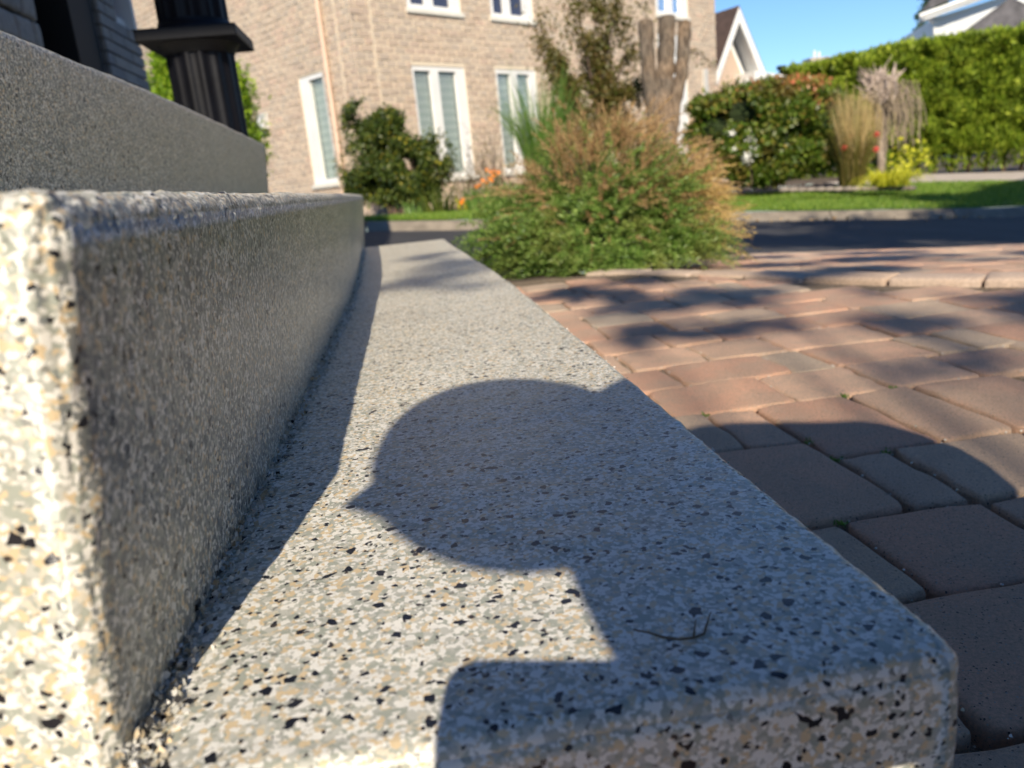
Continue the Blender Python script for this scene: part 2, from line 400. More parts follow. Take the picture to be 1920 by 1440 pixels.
# ------------------------------------------------------------------ terrain: strips between lines across the street
GZ = -0.347      # paving level beside the stairs
LN = dict(
 N0=([-25, .6, .85, 1, 1.12, 1.24, 1.41, 2, 3.5, 9], [2.8, 2.8, 2.56, 2.26, 1.98, 1.84, 1.65, 1.2, .4, -2.], [-.36] * 10),
 A0=([-25, -2, 1.52, 1.92, 3.19, 4.1, 9, 14], [3.9, 4.0, 4.06, 4.42, 4.66, 4.75, 5.0, 5.2], [-.38, -.40, -.5, -.55, -.67, -.74, -1.05, -1.25]),
 C0=([-8, -.48, .69, 4.23, 6.43, 7.54, 14], [10.2, 9.83, 9.67, 9.72, 9.42, 9.0, 8.4], [-.2, -.41, -.51, -.77, -.95, -1.03, -1.3]),
 L1=([-8, -.56, .89, 5.98, 9.4, 11.59, 18], [11.9, 11.94, 11.9, 13.72, 13.82, 13.53, 13], [-.1, -.33, -.38, -.63, -.74, -.92, -1.2]),
 B=([-8, -.65, 1.1, 6.85, 10.73, 13.22, 20], [14, 14.03, 14.34, 15.7, 15.78, 15.45, 15], [-.1, -.32, -.38, -.62, -.65, -.83, -1.1]))
LN['C1'] = (LN['C0'][0], [y + .13 for y in LN['C0'][1]], [z + .11 for z in LN['C0'][2]])
LN['C1b'] = (LN['C0'][0], [y + .26 for y in LN['C0'][1]], [z + .115 for z in LN['C0'][2]])
LN['E'] = ([-25, 40], [60, 60], [-.6, -.6]); LN['H'] = ([-25, 40], [900, 900], [-.6, -.6])
XS = np.unique(np.concatenate([np.linspace(-25, -4, 8), np.linspace(-4, 14, 73), np.linspace(15, 45, 10)]))
def lline(k, xs=XS):
    X, Y, Z = LN[k]; return np.stack([xs, np.interp(xs, X, Y), np.interp(xs, X, Z)], 1)
def ground_z(x, y, ks=('N0', 'A0', 'C0', 'C1b', 'L1', 'B', 'E')):
    pts = [lline(k, np.array([x]))[0] for k in ks]
    return float(np.interp(y, [p[1] for p in pts], [p[2] for p in pts]))
def strip(name, a, b, mat, nv=6, dz=0, xr=None, amp=0.0, asc=3.0):
    xs = XS if xr is None else XS[(XS >= xr[0]) & (XS <= xr[1])]
    A, Bq = lline(a, xs), lline(b, xs); V = []
    for j in range(nv + 1):
        t = j / nv; V.append(A * (1 - t) + Bq * t + [0, 0, dz])
    V = np.concatenate(V); n = len(xs)
    if amp:
        for q in V: q[2] += amp * noise.noise(Vector((q[0] * asc, q[1] * asc, 0)))
    Fc = np.array([(j * n + i, j * n + i + 1, (j + 1) * n + i + 1, (j + 1) * n + i) for j in range(nv) for i in range(n - 1)])
    return tag(raw(name, V, Fc, mat, smooth=True), kind='structure')
strip('driveway', 'N0', 'A0', M['sand'], 4, -.006, xr=(.9, 45))
strip('planting_bed', 'N0', 'A0', M['soil'], 8, .008, amp=.02, xr=(-25, .95), asc=9)
strip('road', 'A0', 'C0', M['asphalt'], 12, 0)
lawn = strip('lawn', 'C1b', 'L1', M['grassground'], 6, 0, amp=.02)
strip('garden_soil', 'L1', 'B', M['mulch'], 6, 0.0, amp=.05, xr=(-25, 8.9))
strip('sidewalk', 'L1', 'B', M['walk'], 4, 0.0, xr=(8.75, 45))
strip('yard_ground', 'B', 'E', M['mulch'], 10)
strip('far_ground', 'E', 'H', M['grassground'], 2)
far = MB()
for lo, hi in (((-900, -900), (-25, 900)), ((45, -900), (900, 900)), ((-25, -900), (45, -12))):
    far.add([(lo[0], lo[1], -.62), (hi[0], lo[1], -.62), (hi[0], hi[1], -.62), (lo[0], hi[1], -.62)], [(0, 1, 2, 3)])
tag(far.build('ground', M['grassground']), kind='structure')
# bedding under the walkway, up to the N0 line
xs = XS; A = lline('N0', xs); n = len(xs); rows_ = []
for yy, zz in ((-12., -.37), (-.5, -.37), (.80, -.370), (1.15, -.3545)): rows_.append(np.stack([xs, np.minimum(yy, A[:, 1] - .01 * (2 - yy)), np.full(n, zz)], 1))
rows_.append(A + [0, 0, .0065]); V = np.concatenate(rows_)
tag(raw('bedding_sand', V, np.array([(j * n + i, j * n + i + 1, (j + 1) * n + i + 1, (j + 1) * n + i) for j in range(4) for i in range(n - 1)]), M['sand']), kind='structure')
# kerb: separate concrete lengths
kx = [-8.]; 
while kx[-1] < 14: kx.append(kx[-1] + 1.5)
kerb = empty('kerb', tuple(lline('C0', np.array([3.]))[0]), 'long pale concrete kerb between the far edge of the road and the lawn', 'kerb')
kerb['kind'] = 'structure'; del kerb['category']; del kerb['label']
for x0, x1 in zip(kx[:-1], kx[1:]):
    V = []; xa = np.linspace(x0 + .008, x1 - .008, 4)
    for k in ('C0', 'C1', 'C1b'):
        q = lline(k, xa)
        if k == 'C0': q[:, 2] -= .02
        V.append(q)
    bk = lline('C1b', xa); bk[:, 2] -= .1; V.append(bk); V = np.concatenate(V)
    Fc = [(j * 4 + i, j * 4 + i + 1, (j + 1) * 4 + i + 1, (j + 1) * 4 + i) for j in range(3) for i in range(3)]
    Fc += [(0, 4, 8, 12), (3, 15, 11, 7)]
    raw('kerb_stone', V, Fc, M['kerb'], kerb)
# lawn blades
bx = rng.uniform(-1.5, 12, 90000); pa = np.array([np.interp(bx, LN['C1b'][0], LN['C1b'][1]), np.interp(bx, LN['L1'][0], LN['L1'][1])])
za = np.array([np.interp(bx, LN['C1b'][0], LN['C1b'][2]), np.interp(bx, LN['L1'][0], LN['L1'][2])])
t = rng.random(len(bx)); P = np.stack([bx, pa[0] * (1 - t) + pa[1] * t, za[0] * (1 - t) + za[1] * t], 1)
dv = np.tile(np.array([[0, 0, 1.0]]), (len(P), 1))
V, Fc = leafset(P, .06, .16, 0, dv); tag(raw('grass', V, Fc, M['lawn']), 'mown green lawn grass between the far kerb and the garden bed', 'grass', kind='stuff')

# ------------------------------------------------------------------ the staircase
def smooth01(t): t = np.clip(t, 0, 1); return t * t * (3 - 2 * t)
def rounded_block(x0, x1, y0, y1, z0, z1, r, undercut=0.0, rough=0.0004, endr=.012):
    """box with rounded edges, faces gridded (fine near the camera), riser leaning in below"""
    def line(a, b, st): 
        k = max(2, int(round((b - a) / st))); return np.linspace(a, b, k + 1)
    rr = r
    edge = lambda a: a + rr * np.array([0, .12, .25, .4, .6, .8, 1])
    xs_ = np.unique(np.concatenate([edge(x0), line(x0 + rr, x1 - rr, .006), x1 - (edge(x0) - x0)]))
    zs_ = np.unique(np.concatenate([line(z0, z1 - rr, .006), z1 - (edge(z0) - z0)]))
    ys_ = [y0 + q for q in rr * np.array([0, .12, .25, .4, .6, .8, 1])]
    y = ys_[-1]; st = .0028
    while y < y1 - rr - .02:
        y += st; ys_.append(y); st = min(.03, st * 1.012)
    ys_ += list(y1 - rr * np.array([1, .8, .6, .4, .25, .12, 0])); ys_ = np.array(ys_)
    V = []; Fs = []; off = 0
    def grid(a, b, fn, flip):
        nonlocal off
        A_, B_ = np.meshgrid(a, b, indexing='ij'); P = fn(A_, B_); na, nb = A_.shape
        V.append(P.reshape(-1, 3)); I = (np.arange(na - 1)[:, None] * nb + np.arange(nb - 1)[None, :]).ravel() + off
        q = np.stack([I, I + nb, I + nb + 1, I + 1], 1)
        Fs.append(q[:, ::-1] if flip else q); off += na * nb
    o = np.ones_like
    grid(xs_, ys_, lambda a, b: np.stack([a, b, o(a) * z1], -1), False)
    grid(ys_, zs_, lambda a, b: np.stack([o(a) * x1, a, b], -1), False)
    grid(ys_, zs_, lambda a, b: np.stack([o(a) * x0, a, b], -1), True)
    grid(xs_, zs_, lambda a, b: np.stack([a, o(a) * y0, b], -1), False)
    grid(xs_, zs_, lambda a, b: np.stack([a, o(a) * y1, b], -1), True)
    V = np.concatenate(V); Fc = np.concatenate(Fs)
    lo = np.array([x0 + r, y0 + r, z0 - 1]); hi = np.array([x1 - r, y1 - r, z1 - r])
    Q = np.clip(V, lo, hi); D = V - Q; L = np.linalg.norm(D, axis=1); Nn = D / np.maximum(L, 1e-9)[:, None]
    # rounded cube surface
    V = np.where(L[:, None] > 1e-9, Q + Nn * r, V)
    # surface wobble, both a slow trowel wave and chip-sized roughness near the camera
    amp = np.zeros(len(V))
    for i, p in enumerate(V):
        v = Vector(p); a = .0016 * noise.noise(v * 9) + .0007 * noise.noise(v * 45)
        if p[1] < 1.2: a += rough * (noise.noise(v * 330) + .8 * noise.noise(v * 160)) * (1.2 - p[1]) / 1.0 * (1.7 if abs(Nn[i]).max() < .985 else 1)
        amp[i] = a
    V = V + Nn * amp[:, None]
    # riser leans in below the nose
    V[:, 0] -= undercut * np.clip((z1 - V[:, 2]) / .18, 0, 1.3) * np.clip((V[:, 0] - (x1 - .06)) / .06, 0, 1)
    # whole flight bends slightly at the far end
    V[:, 0] -= .045 * smooth01((V[:, 1] - 1.2) / 1.7)
    return V, Fc
st = empty('staircase', (0, .22, -.35), 'low concrete stairs coated in speckled grey, white, tan and black chips, seen lengthwise', 'stairs')
Y0, Y1 = .209, 2.78
V, Fc = rounded_block(-.30, .171, Y0, Y1, -.37, -.169, .0072); shaded_riser_faces(raw('step', V, Fc, M['flake'], st, True))
V, Fc = rounded_block(-.56, -.091, Y0 + .012, Y1 + .01, -.171, .0105, .0115, .020, .0009); shaded_riser_faces(raw('step', V, Fc, M['flake'], st, True)); 
V, Fc = rounded_block(-1.05, -.366, Y0 + .002, Y1 - .16, .009, .194, .0095, .018, .0006); shaded_riser_faces(raw('step', V, Fc, M['flake'], st, True))
# chips that piled up in the corner under the riser and along the outer edge
P = []; D_ = []
for i in range(2000):
    y = Y0 + .01 + 2.3 * random.random() ** 1.8; bend = .045 * float(smooth01((y - 1.2) / 1.7))
    k = abs(random.gauss(0, .005)); P.append((-.1115 - bend + .0005 + k, y, -.1685 + max(0, .006 - k) * random.random() * 1.2))
    D_.append((random.uniform(-.3, 1), random.uniform(-.8, .8), random.uniform(-.1, .9)))
V, Fc = leafset(np.array(P), .0034, .9, 0, np.array(D_), .04); o_ = raw('loose_chips', V, Fc, M['chip'], st); o_['kind'] = 'stuff'
P = []; D_ = []
for i in range(120):
    y = Y0 + 1.2 * random.random() ** 1.4
    P.append((.1695 - abs(random.gauss(0, .0015)), y, -.1705 - abs(random.gauss(0, .0012)))); D_.append((random.uniform(.1, 1), random.uniform(-.6, .6), random.uniform(0, .7)))
V, Fc = leafset(np.array(P), .0017, .9, 0, np.array(D_), .04); o_ = raw('edge_chips', V, Fc, M['chip'], st); o_['kind'] = 'stuff'
# twig on the tread
tw = MB(); a = at(1188, 1180, .34); pts = [at(x, y, 1) for x, y in ((1188, 1181), (1215, 1190), (1243, 1199), (1272, 1200), (1300, 1193), (1320, 1184), (1325, 1170), (1333, 1150))]
pts = [p * (-.1675 / p[2]) for p in pts]; pts = [p + np.array([0, 0, .0001 + .001 * math.sin(i)]) for i, p in enumerate(pts)]
tw.tube(pts, [.0003, .0004, .0005, .0005, .0005, .0004, .0004, .0002], 6); tw.tube([pts[4], pts[4] + np.array([.004, .008, .002])], [.0005, .0002], 5)
tag(tw.build('twig', M['twig'], None, True), 'thin curved dry twig lying on the shaded lowest tread near its end', 'twig')

# ------------------------------------------------------------------ pavers
def paver_mesh(x0, x1, y0, y1, z, seed, n=11, gap=.0022, tilt=.0016, h=.05, r=.0062):
    rr = random.Random(seed); w, d = x1 - x0 - 2 * gap, y1 - y0 - 2 * gap; cx, cy = (x0 + x1) / 2, (y0 + y1) / 2
    g = np.array([-1, -.975, -.94, -.87, -.55, -.2, .2, .55, .87, .94, .975, 1]); n = len(g)
    U, Wv = np.meshgrid(g, g, indexing='ij'); X = U * w / 2; Y = Wv * d / 2
    ex = np.minimum(w / 2 - abs(X), d / 2 - abs(Y))
    k = np.clip(1 - ex / r, 0, 1); dz = -(1 - np.sqrt(np.maximum(0, 1 - k * k))) * r * .9 - .0008 * (X / w) ** 2 * 4 - .0008 * (Y / d) ** 2 * 4
    tx, ty = rr.uniform(-tilt, tilt), rr.uniform(-tilt, tilt); h0 = rr.uniform(-.0015, .0015)
    V = []
    for i in range(n):
        for j in range(n):
            v = Vector(((X[i, j] + seed * 3.1) * 22, (Y[i, j] + seed) * 22, seed))
            v2 = Vector((X[i, j] * 90 + seed, Y[i, j] * 90, seed * 2.))
            rim = max(abs(U[i, j]), abs(Wv[i, j])) > .93
            # corners rounded in plan, edges chipped
            c = 1 - .05 * (abs(U[i, j]) ** 10) * (abs(Wv[i, j]) ** 10)
            wv = Vector((X[i, j] * 28 + seed * 1.7, Y[i, j] * 28, seed * .7)); wx, wy = noise.noise(wv) * .0056, noise.noise(wv + Vector((9, 2, 4))) * .0056
            ox, oy = (noise.noise(v2) * .0022 + wx, noise.noise(v2 + Vector((5, 5, 5))) * .0022 + wy) if rim else (wx, wy)
            V.append((cx + X[i, j] * c + ox, cy + Y[i, j] * c + oy, z + h0 + dz[i, j] + tx * U[i, j] + ty * Wv[i, j] + .0012 * noise.noise(v) + .0007 * noise.noise(v2)))
    Fs = [(i * n + j, (i + 1) * n + j, (i + 1) * n + j + 1, i * n + j + 1) for i in range(n - 1) for j in range(n - 1)]
    rim = [i * n for i in range(n)] + [(n - 1) * n + j for j in range(1, n)] + [i * n + n - 1 for i in range(n - 2, -1, -1)] + [j for j in range(n - 2, 0, -1)]
    b0 = len(V)
    for q in rim: V.append((V[q][0], V[q][1], z - h))
    m = len(rim)
    for q in range(m): Fs.append((rim[(q + 1) % m], rim[q], b0 + q, b0 + (q + 1) % m))
    return V, Fs
walk = empty('paver_walkway', (.6, 1.2, GZ)); walk['kind'] = 'structure'
rows = []
hand = [  # x0,x1,y0,y1 read where the joints lie nearest the stairs
 (.30, .318, .205, .352), (.10, .235, .205, .352), (.235, .40, .205, .352), (.40, .55, .205, .352),
 (.12, .31, .352, .50), (.31, .53, .352, .50), (.53, .68, .352, .50),
 (.17, .38, .50, .645), (.38, .528, .50, .645), (.528, .68, .50, .645), (.68, .83, .50, .645),
 (.24, .46, .645, .865), (.46, .528, .645, .795), (.528, .70, .645, .80), (.70, .85, .645, .80),
 (.17, .24, .645, .865), (.17, .312, .865, 1.018), (.312, .386, .865, 1.018), (.386, .46, .865, 1.014), (.46, .605, .795, 1.02), (.605, .705, .80, 1.02), (.705, .86, .80, 1.02),
 (.17, .345, 1.018, 1.165), (.345, .533, 1.018, 1.165), (.533, .685, 1.02, 1.165), (.685, .835, 1.02, 1.165), (.835, .98, 1.02, 1.165)]
hand = hand[1:]
allp = list(hand)
y = 1.165; rp = random.Random(5)
edge_y = lambda x: float(np.interp(x, LN['N0'][0], LN['N0'][1]))
while y < 2.8:
    x = .12 + rp.uniform(-.03, .03) - .03 * (y > 1.6); h = .147
    while x < 1.7:
        w = rp.choice([.15, .15, .22, .11, .15, .075, .185])
        if y + h < edge_y(x + w / 2) - .02: allp.append((x, x + w, y, y + h))
        x += w
    y += h
rr_ = random.Random(9); extra = []
for y in np.arange(-2.2, .2, .147):
    x = -.6
    while x < 2.2:
        w = rr_.choice([.15, .22, .11]); extra.append((x, x + w, y, y + .147)); x += w
for y in np.arange(.205, 1.4, .147):
    x = .85 if y < .9 else .99
    if y > 1.1: x = 1.7
    while x < 2.0:
        w = rr_.choice([.15, .22, .11])
        if y + .147 < edge_y(x + w / 2) - .05: extra.append((x, x + w, y, y + .147))
        x += w
for i, (a, b, c, d) in enumerate(allp):
    if b < .13 + (0 if c > .2 else -1): continue
    V, Fs = paver_mesh(a, b, c, d, GZ, i + 1, gap=random.uniform(.0006, .0022) + (.0018 if c < .84 else 0)); raw('paver', V, Fs, M['paver'], walk, True)
V_, F_ = [], []
for i, (a, b, c, d) in enumerate(extra):
    V, Fs = paver_mesh(a, b, c, d, GZ, i + 500); o0 = len(V_); V_ += V; F_ += [tuple(q + o0 for q in f) for f in Fs]
o_ = raw('paver_field', V_, F_, M['paver'], walk, True); o_['kind'] = 'stuff'
# raised edging stones following the curve, then the sloping driveway pavers
edging = empty('paver_edging', (1.2, 1.9, GZ), 'curved row of slightly raised tan edging pavers between the walkway and the driveway', 'edging')
cx = np.array([.62, .85, 1.0, 1.12, 1.24, 1.41, 2.0, 3.5]); cy = np.array([2.79, 2.54, 2.245, 1.965, 1.81, 1.61, 1.16, .36])
sl = np.concatenate([[0], np.cumsum(np.hypot(np.diff(cx), np.diff(cy)))])
s = 0; k = 0
while s < sl[-1] - .3:
    ln = random.choice([.22, .2, .24]); qa = [np.interp(s + ln * f, sl, cx) for f in (0, 1)]; qb = [np.interp(s + ln * f, sl, cy) for f in (0, 1)]
    p0, p1 = np.array([qa[0], qb[0]]), np.array([qa[1], qb[1]]); L = np.linalg.norm(p1 - p0); t_ = (p1 - p0) / L; n_ = np.array([-t_[1], t_[0]])
    if n_ @ np.array([.7, .7]) < 0: n_ = -n_
    hgt = .001 + .015 * min(1, max(0, (s - .35) / .5)) 
    V, Fs = paver_mesh(-L / 2, L / 2, 0, .105, GZ + hgt, 900 + k, r=.012); V = np.array(V)
    c_ = (p0 + p1) / 2; X = c_[0] + V[:, 0] * t_[0] + V[:, 1] * n_[0]; Y = c_[1] + V[:, 0] * t_[1] + V[:, 1] * n_[1]
    raw('edging_stone', np.stack([X, Y, V[:, 2]], 1), Fs, M['edging'], edging, True); s += ln; k += 1
drv = empty('driveway_paving', (2.2, 3.2, -.45)); drv['kind'] = 'structure'
V_, F_ = [], []; cnt = 0; rd = random.Random(3)
for j, yo in enumerate(np.arange(.1, 4.8, .15)):
    x = -0.2 + rd.uniform(0, .1)
    while x < 7:
        w = rd.choice([.15, .2, .22, .15]); xc = x + w / 2; yc = yo + .075
        n0 = edge_y(xc) + .13 + (.25 if xc < .8 else 0); a0 = float(np.interp(xc, LN['A0'][0], LN['A0'][1])) - .05
        if n0 < yc < a0 and xc > .95:
            zc = ground_z(xc, yc); V, Fs = paver_mesh(x, x + w, yo, yo + .15, 0, 2000 + cnt, h=.03)
            V = np.array(V); V[:, 2] += [ground_z(q[0], q[1]) + .010 for q in V[:144]] + [ground_z(q[0], q[1]) + .010 for q in V[144:]]
            cnt += 1
            if xc < 3.4 and cnt < 260 and yc > 1.6: raw('paver', V, Fs, M['paver'], drv, True)
            else: o0 = len(V_); V_ += V.tolist(); F_ += [tuple(q + o0 for q in f) for f in Fs]
        x += w
if V_: o_ = raw('paver_field', V_, F_, M['paver'], drv, True); o_['kind'] = 'stuff'
# crumbs and grit on the joints
P = []; 
for i in range(800):
    a, b, c, d = random.choice(allp); 
    if random.random() < .5: P.append((random.uniform(a, b), random.choice([c, d]) + random.gauss(0, .003), GZ - .003))
    else: P.append((random.choice([a, b]) + random.gauss(0, .003), random.uniform(c, d), GZ - .003))
P = np.array([p for p in P if p[0] > .21]); V = []; Fs = []
for p in P:
    s_ = random.uniform(.0006, .0018); o0 = len(V)
    V += [tuple(p + np.array(q) * s_ * np.array([random.uniform(.7, 1.3)] * 3)) for q in ((1, 0, 0), (-1, 0, 0), (0, 1, 0), (0, -1, 0), (0, 0, 1), (0, 0, -1))]
    Fs += [(o0 + a, o0 + b, o0 + c) for a, b, c in ((0, 2, 4), (2, 1, 4), (1, 3, 4), (3, 0, 4), (2, 0, 5), (1, 2, 5), (3, 1, 5), (0, 3, 5))]
tag(raw('grit', V, Fs, M['chip']), 'small pale grit and crumbs scattered along the joints of the walkway pavers', 'grit', kind='stuff')

rl = np.random.default_rng(17); P = []
for i in range(70):
    x = rl.uniform(1.5, 8); y = float(np.interp(x, LN['C0'][0], LN['C0'][1])) - abs(rl.normal()) * .35; P.append((x, y, ground_z(x, y) + .015))
V, Fc = leafset(np.array(P), .06, .7, 0, np.stack([rl.normal(size=70), rl.normal(size=70), np.full(70, .1)], 1), .2, rl)
tag(raw('fallen_leaves', V, Fc, M['plume']), 'dry tan fallen leaves lying along the far gutter of the road', 'leaves', kind='stuff')
P = []; Dn = []
for (x, y) in ((.462, .795), (.466, .86), (.38, .645), (.53, .80), (.605, 1.02), (.685, 1.02), (.39, 1.018)):
    for k in range(26): P.append((x + rl.normal() * .004, y + rl.normal() * .004, GZ - .006)); Dn.append((rl.normal() * .6, rl.normal() * .6, 1.0))
V, Fc = leafset(np.array(P), .006, .4, 0, np.array(Dn), .2, rl)
tag(raw('joint_weeds', V, Fc, M['blade']), 'tiny green weeds and moss growing in the walkway paver joints', 'weeds', kind='stuff')
# ------------------------------------------------------------------ own house on the left, its wall along the landing
WX = -1.5
oh = empty('grey_house', (WX - .5, 4, GZ), 'dark fronted house with grey brick, stone and a black door behind the stairs', 'house')
w_ = MB(); w_.box((WX - 4, -1.0, -.4), (WX - .012, 3.9, 3.0)); w_.box((WX - 4, 3.9, -.4), (WX - .5, 4.8, 3.0)); w_.box((WX - 4, 4.8, -.4), (WX - .012, 5.42, 1.12))
w_.box((WX - 4, 4.8, 1.12), (WX - .14, 5.42, 2.4)); w_.box((WX - 4, 4.8, 2.4), (WX - .012, 5.42, 3.0)); w_.box((WX - .14, 4.8, 1.12), (WX - .012, 5.06, 2.4)); w_.box((WX - .14, 5.38, 1.12), (WX - .012, 5.42, 2.4))
w_.build('wall', M['greymortar'], oh)
r_ = MB(); r_.box((WX - 4.4, -1.5, 3.0), (WX + .72, 6.6, 3.12)); r_.build('roof', M['roofgrey'], oh)
dr = MB(); dr.box((WX - .49, 3.92, .15), (WX - .20, 4.42, 2.5)); d_ = dr.build('door', M['blackdoor'], oh)
g_ = MB(); g_.box((WX - .2, 4.0, 1.12), (WX - .192, 4.30, 2.1)); g_.build('glass', M['doorglass'], d_)
hd = MB(); hd.tube([(WX - .2, 4.36, 1.2), (WX - .15, 4.36, 1.2), (WX - .15, 4.36, 1.32), (WX - .2, 4.36, 1.32)], .01); hd.build('handle', M['black'], d_)
j_ = MB(); j_.box((WX - .49, 4.42, .15), (WX - .02, 4.76, 2.6)); j_.build('door_jamb', M['void'], oh)
# brick end of the wall: each brick a piece
nb = 0
def wall_brick(lo, hi, par, mat, name='brick', jit=.003):
    j = random.uniform(-jit, jit); b = MB(); b.box(lo, hi); b.build(name, mat, par)
for k in range(40):
    z = .25 + k * .0665; sh = (k % 2) * .11
    for ya, yb in ((4.775, 4.99 - sh), (5.0 - sh, 5.21 - sh), (5.22 - sh, 5.43)):
        if 1.12 < z + .03 < 2.4 and yb > 5.06:
            if ya < 5.05: yb = 5.055
            else: continue
        if yb - ya < .03: continue
        j = random.uniform(0, .004); b = MB(); b.box((WX - .012, ya, z), (WX + .006 + j, yb, z + .055)); b.build('brick', M['greybrick'], oh)
    b = MB(); b.box((WX - .20, 4.757, z), (WX - .02, 4.775, z + .055)); b.build('brick', M['greybrick'], oh)
# side window in that wall
wf = MB(); y0_, y1_ = 5.06, 5.38
for lo, hi in (((WX - .12, y0_, 1.12), (WX - .03, y0_ + .05, 2.4)), ((WX - .12, y1_ - .05, 1.12), (WX + .02, y1_, 2.4)), ((WX - .12, y0_ + .05, 1.12), (WX - .03, y1_ - .05, 1.17))): wf.box(lo, hi)
wo = wf.build('window', M['siding'], oh); g_ = MB(); g_.box((WX - .1, y0_ + .05, 1.17), (WX - .09, y1_ - .05, 2.4)); g_.build('glass', M['glassup'], wo)
# stones left of the door
for k in range(14):
    z = .25 + k * .125; y = 2.2 + (k % 3) * .07
    while y < 3.85:
        w2 = random.choice([.16, .22, .3, .26]); y2 = min(y + w2, 3.9)
        hh = .115
        V, Fs = paver_mesh(0, y2 - y, 0, .125, 0, 4000 + k * 31 + int(y * 10), gap=.006, r=.02, h=.02); V = np.array(V)
        raw('stone', np.stack([WX + .03 + V[:, 2], y + V[:, 0], z + V[:, 1]], 1), Fs, M['stone'], oh, True); y = y2

# black fluted post with square collar, standing on the landing
pc = np.array([-.50, 2.36])
post = empty('porch_post', (pc[0], pc[1], .19), 'thick black fluted porch post with a square collar standing on the top step', 'post')
def fluted(z0, z1, r0, r1, name, mat):
    n = 120; V = []; Fs = []; zs = np.linspace(z0, z1, 6)
    for z in zs:
        rr = r0 + (r1 - r0) * (z - z0) / (z1 - z0)
        for k in range(n):
            th = 2 * math.pi * k / n; f = (th * 14 / (2 * math.pi)) % 1; dep = .006 * max(0, math.sin(math.pi * min(1, max(0, (f - .14) / .72)))) ** .7
            V.append((pc[0] + (rr - dep) * math.cos(th), pc[1] + (rr - dep) * math.sin(th), z))
    for j in range(len(zs) - 1):
        for k in range(n): Fs.append((j * n + k, j * n + (k + 1) % n, (j + 1) * n + (k + 1) % n, (j + 1) * n + k))
    return raw(name, V, Fs, mat, post, True)
fluted(.192, .445, .090, .090, 'lower_shaft', M['black']); fluted(.485, 2.62, .092, .084, 'shaft', M['black'])
cb = MB(); hs = .127
cb.box((pc[0] - hs, pc[1] - hs, .440), (pc[0] + hs, pc[1] + hs, .470)); col_ = cb.build('collar', M['black'], post)
bv = col_.modifiers.new('bevel', 'BEVEL'); bv.width = .003; bv.segments = 2
cm = MB(); n = 48
def ring(z, rad): return [(pc[0] + rad * math.cos(2 * math.pi * k / n), pc[1] + rad * math.sin(2 * math.pi * k / n), z) for k in range(n)]
RR = [(.470, .112), (.476, .112), (.486, .100), (.49, .094), (.50, .093)]
V = [p for z, q in RR for p in ring(z, q)]; Fs = [(j * n + k, j * n + (k + 1) % n, (j + 1) * n + (k + 1) % n, (j + 1) * n + k) for j in range(len(RR) - 1) for k in range(n)]
raw('moulding', V, Fs, M['black'], post, True)
RR = [(.415, .091), (.425, .095), (.440, .108)]
V = [p for z, q in RR for p in ring(z, q)]; Fs = [(j * n + k, j * n + (k + 1) % n, (j + 1) * n + (k + 1) % n, (j + 1) * n + k) for j in range(len(RR) - 1) for k in range(n)]
raw('moulding', V, Fs, M['black'], post, True)
pr = MB(); pr.box((WX + .01, 1.5, 2.62), (-.34, 2.6, 2.8)); tag(pr.build('porch_roof', M['siding']), 'small white flat porch roof carried by the black fluted post', 'porch roof')

# ------------------------------------------------------------------ brick house across the street
HC = np.array([-.51, 14.62, 0.0]); U = np.array([.7896, .6136, 0]); Wd = np.array([-.6136, .7896, 0]); NF = np.array([U[1], -U[0], 0]); NS = -U
house = empty('brick_house', tuple(HC + [0, 0, -.35]), 'two storey buff brick house across the street with tall white windows', 'house')
HZ0, HZ1 = -.55, 6.0
def wall_plane(name, O, d, L, holes, mat):
    xs_ = sorted({0, L} | {h[0] for h in holes} | {h[1] for h in holes}); zs_ = sorted({HZ0, HZ1} | {h[2] for h in holes} | {h[3] for h in holes})
    mb = MB()
    for a, b in zip(xs_[:-1], xs_[1:]):
        for c, e in zip(zs_[:-1], zs_[1:]):
            if any(h[0] <= a and b <= h[1] and h[2] <= c and e <= h[3] for h in holes): continue
            mb.add([O + d * a + [0, 0, c], O + d * b + [0, 0, c], O + d * b + [0, 0, e], O + d * a + [0, 0, e]], [(0, 1, 2, 3)])
    # reveals of the openings
    nrm = np.array([d[1], -d[0], 0])
    if name == 'side_wall': nrm = -U
    for a, b, c, e in holes:
        q = [O + d * a + [0, 0, c], O + d * b + [0, 0, c], O + d * b + [0, 0, e], O + d * a + [0, 0, e]]; q2 = [p - nrm * .16 for p in q]
        mb.add(q + q2, [(0, 4, 5, 1), (1, 5, 6, 2), (2, 6, 7, 3), (3, 7, 4, 0)])
    return mb.build(name, mat, house)
fh = [(1.22, 2.56, .22, 2.28), (3.42, 4.66, .22, 2.28), (1.30, 2.62, 3.26, 5.0), (3.45, 4.72, 3.26, 5.0), (9.35, 10.85, 3.75, 5.4), (9.35, 10.72, .1, 3.3)]
shl = [(1.08, 1.93, .33, 2.32)]
wall_plane('front_wall', HC, U, 12.25, fh, M['mortar']); wall_plane('side_wall', HC, Wd, 12, shl, M['mortar'])
bk = MB(); bk.add([HC + U * 12.25 + [0, 0, HZ0], HC + U * 12.25 + Wd * 9 + [0, 0, HZ0], HC + U * 12.25 + Wd * 9 + [0, 0, HZ1], HC + U * 12.25 + [0, 0, HZ1]], [(0, 1, 2, 3)]); bk.build('end_wall', M['mortar'], house)
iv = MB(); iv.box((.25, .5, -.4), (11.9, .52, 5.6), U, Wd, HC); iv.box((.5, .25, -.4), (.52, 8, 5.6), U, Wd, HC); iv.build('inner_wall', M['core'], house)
rf = MB(); rf.box((-.5, -.5, 6.0), (12.7, 12, 6.15), U, Wd, HC); rf.build('roof', M['roofbrown'], house)
bh, bl, gp = .105, .235, .016
cand = []
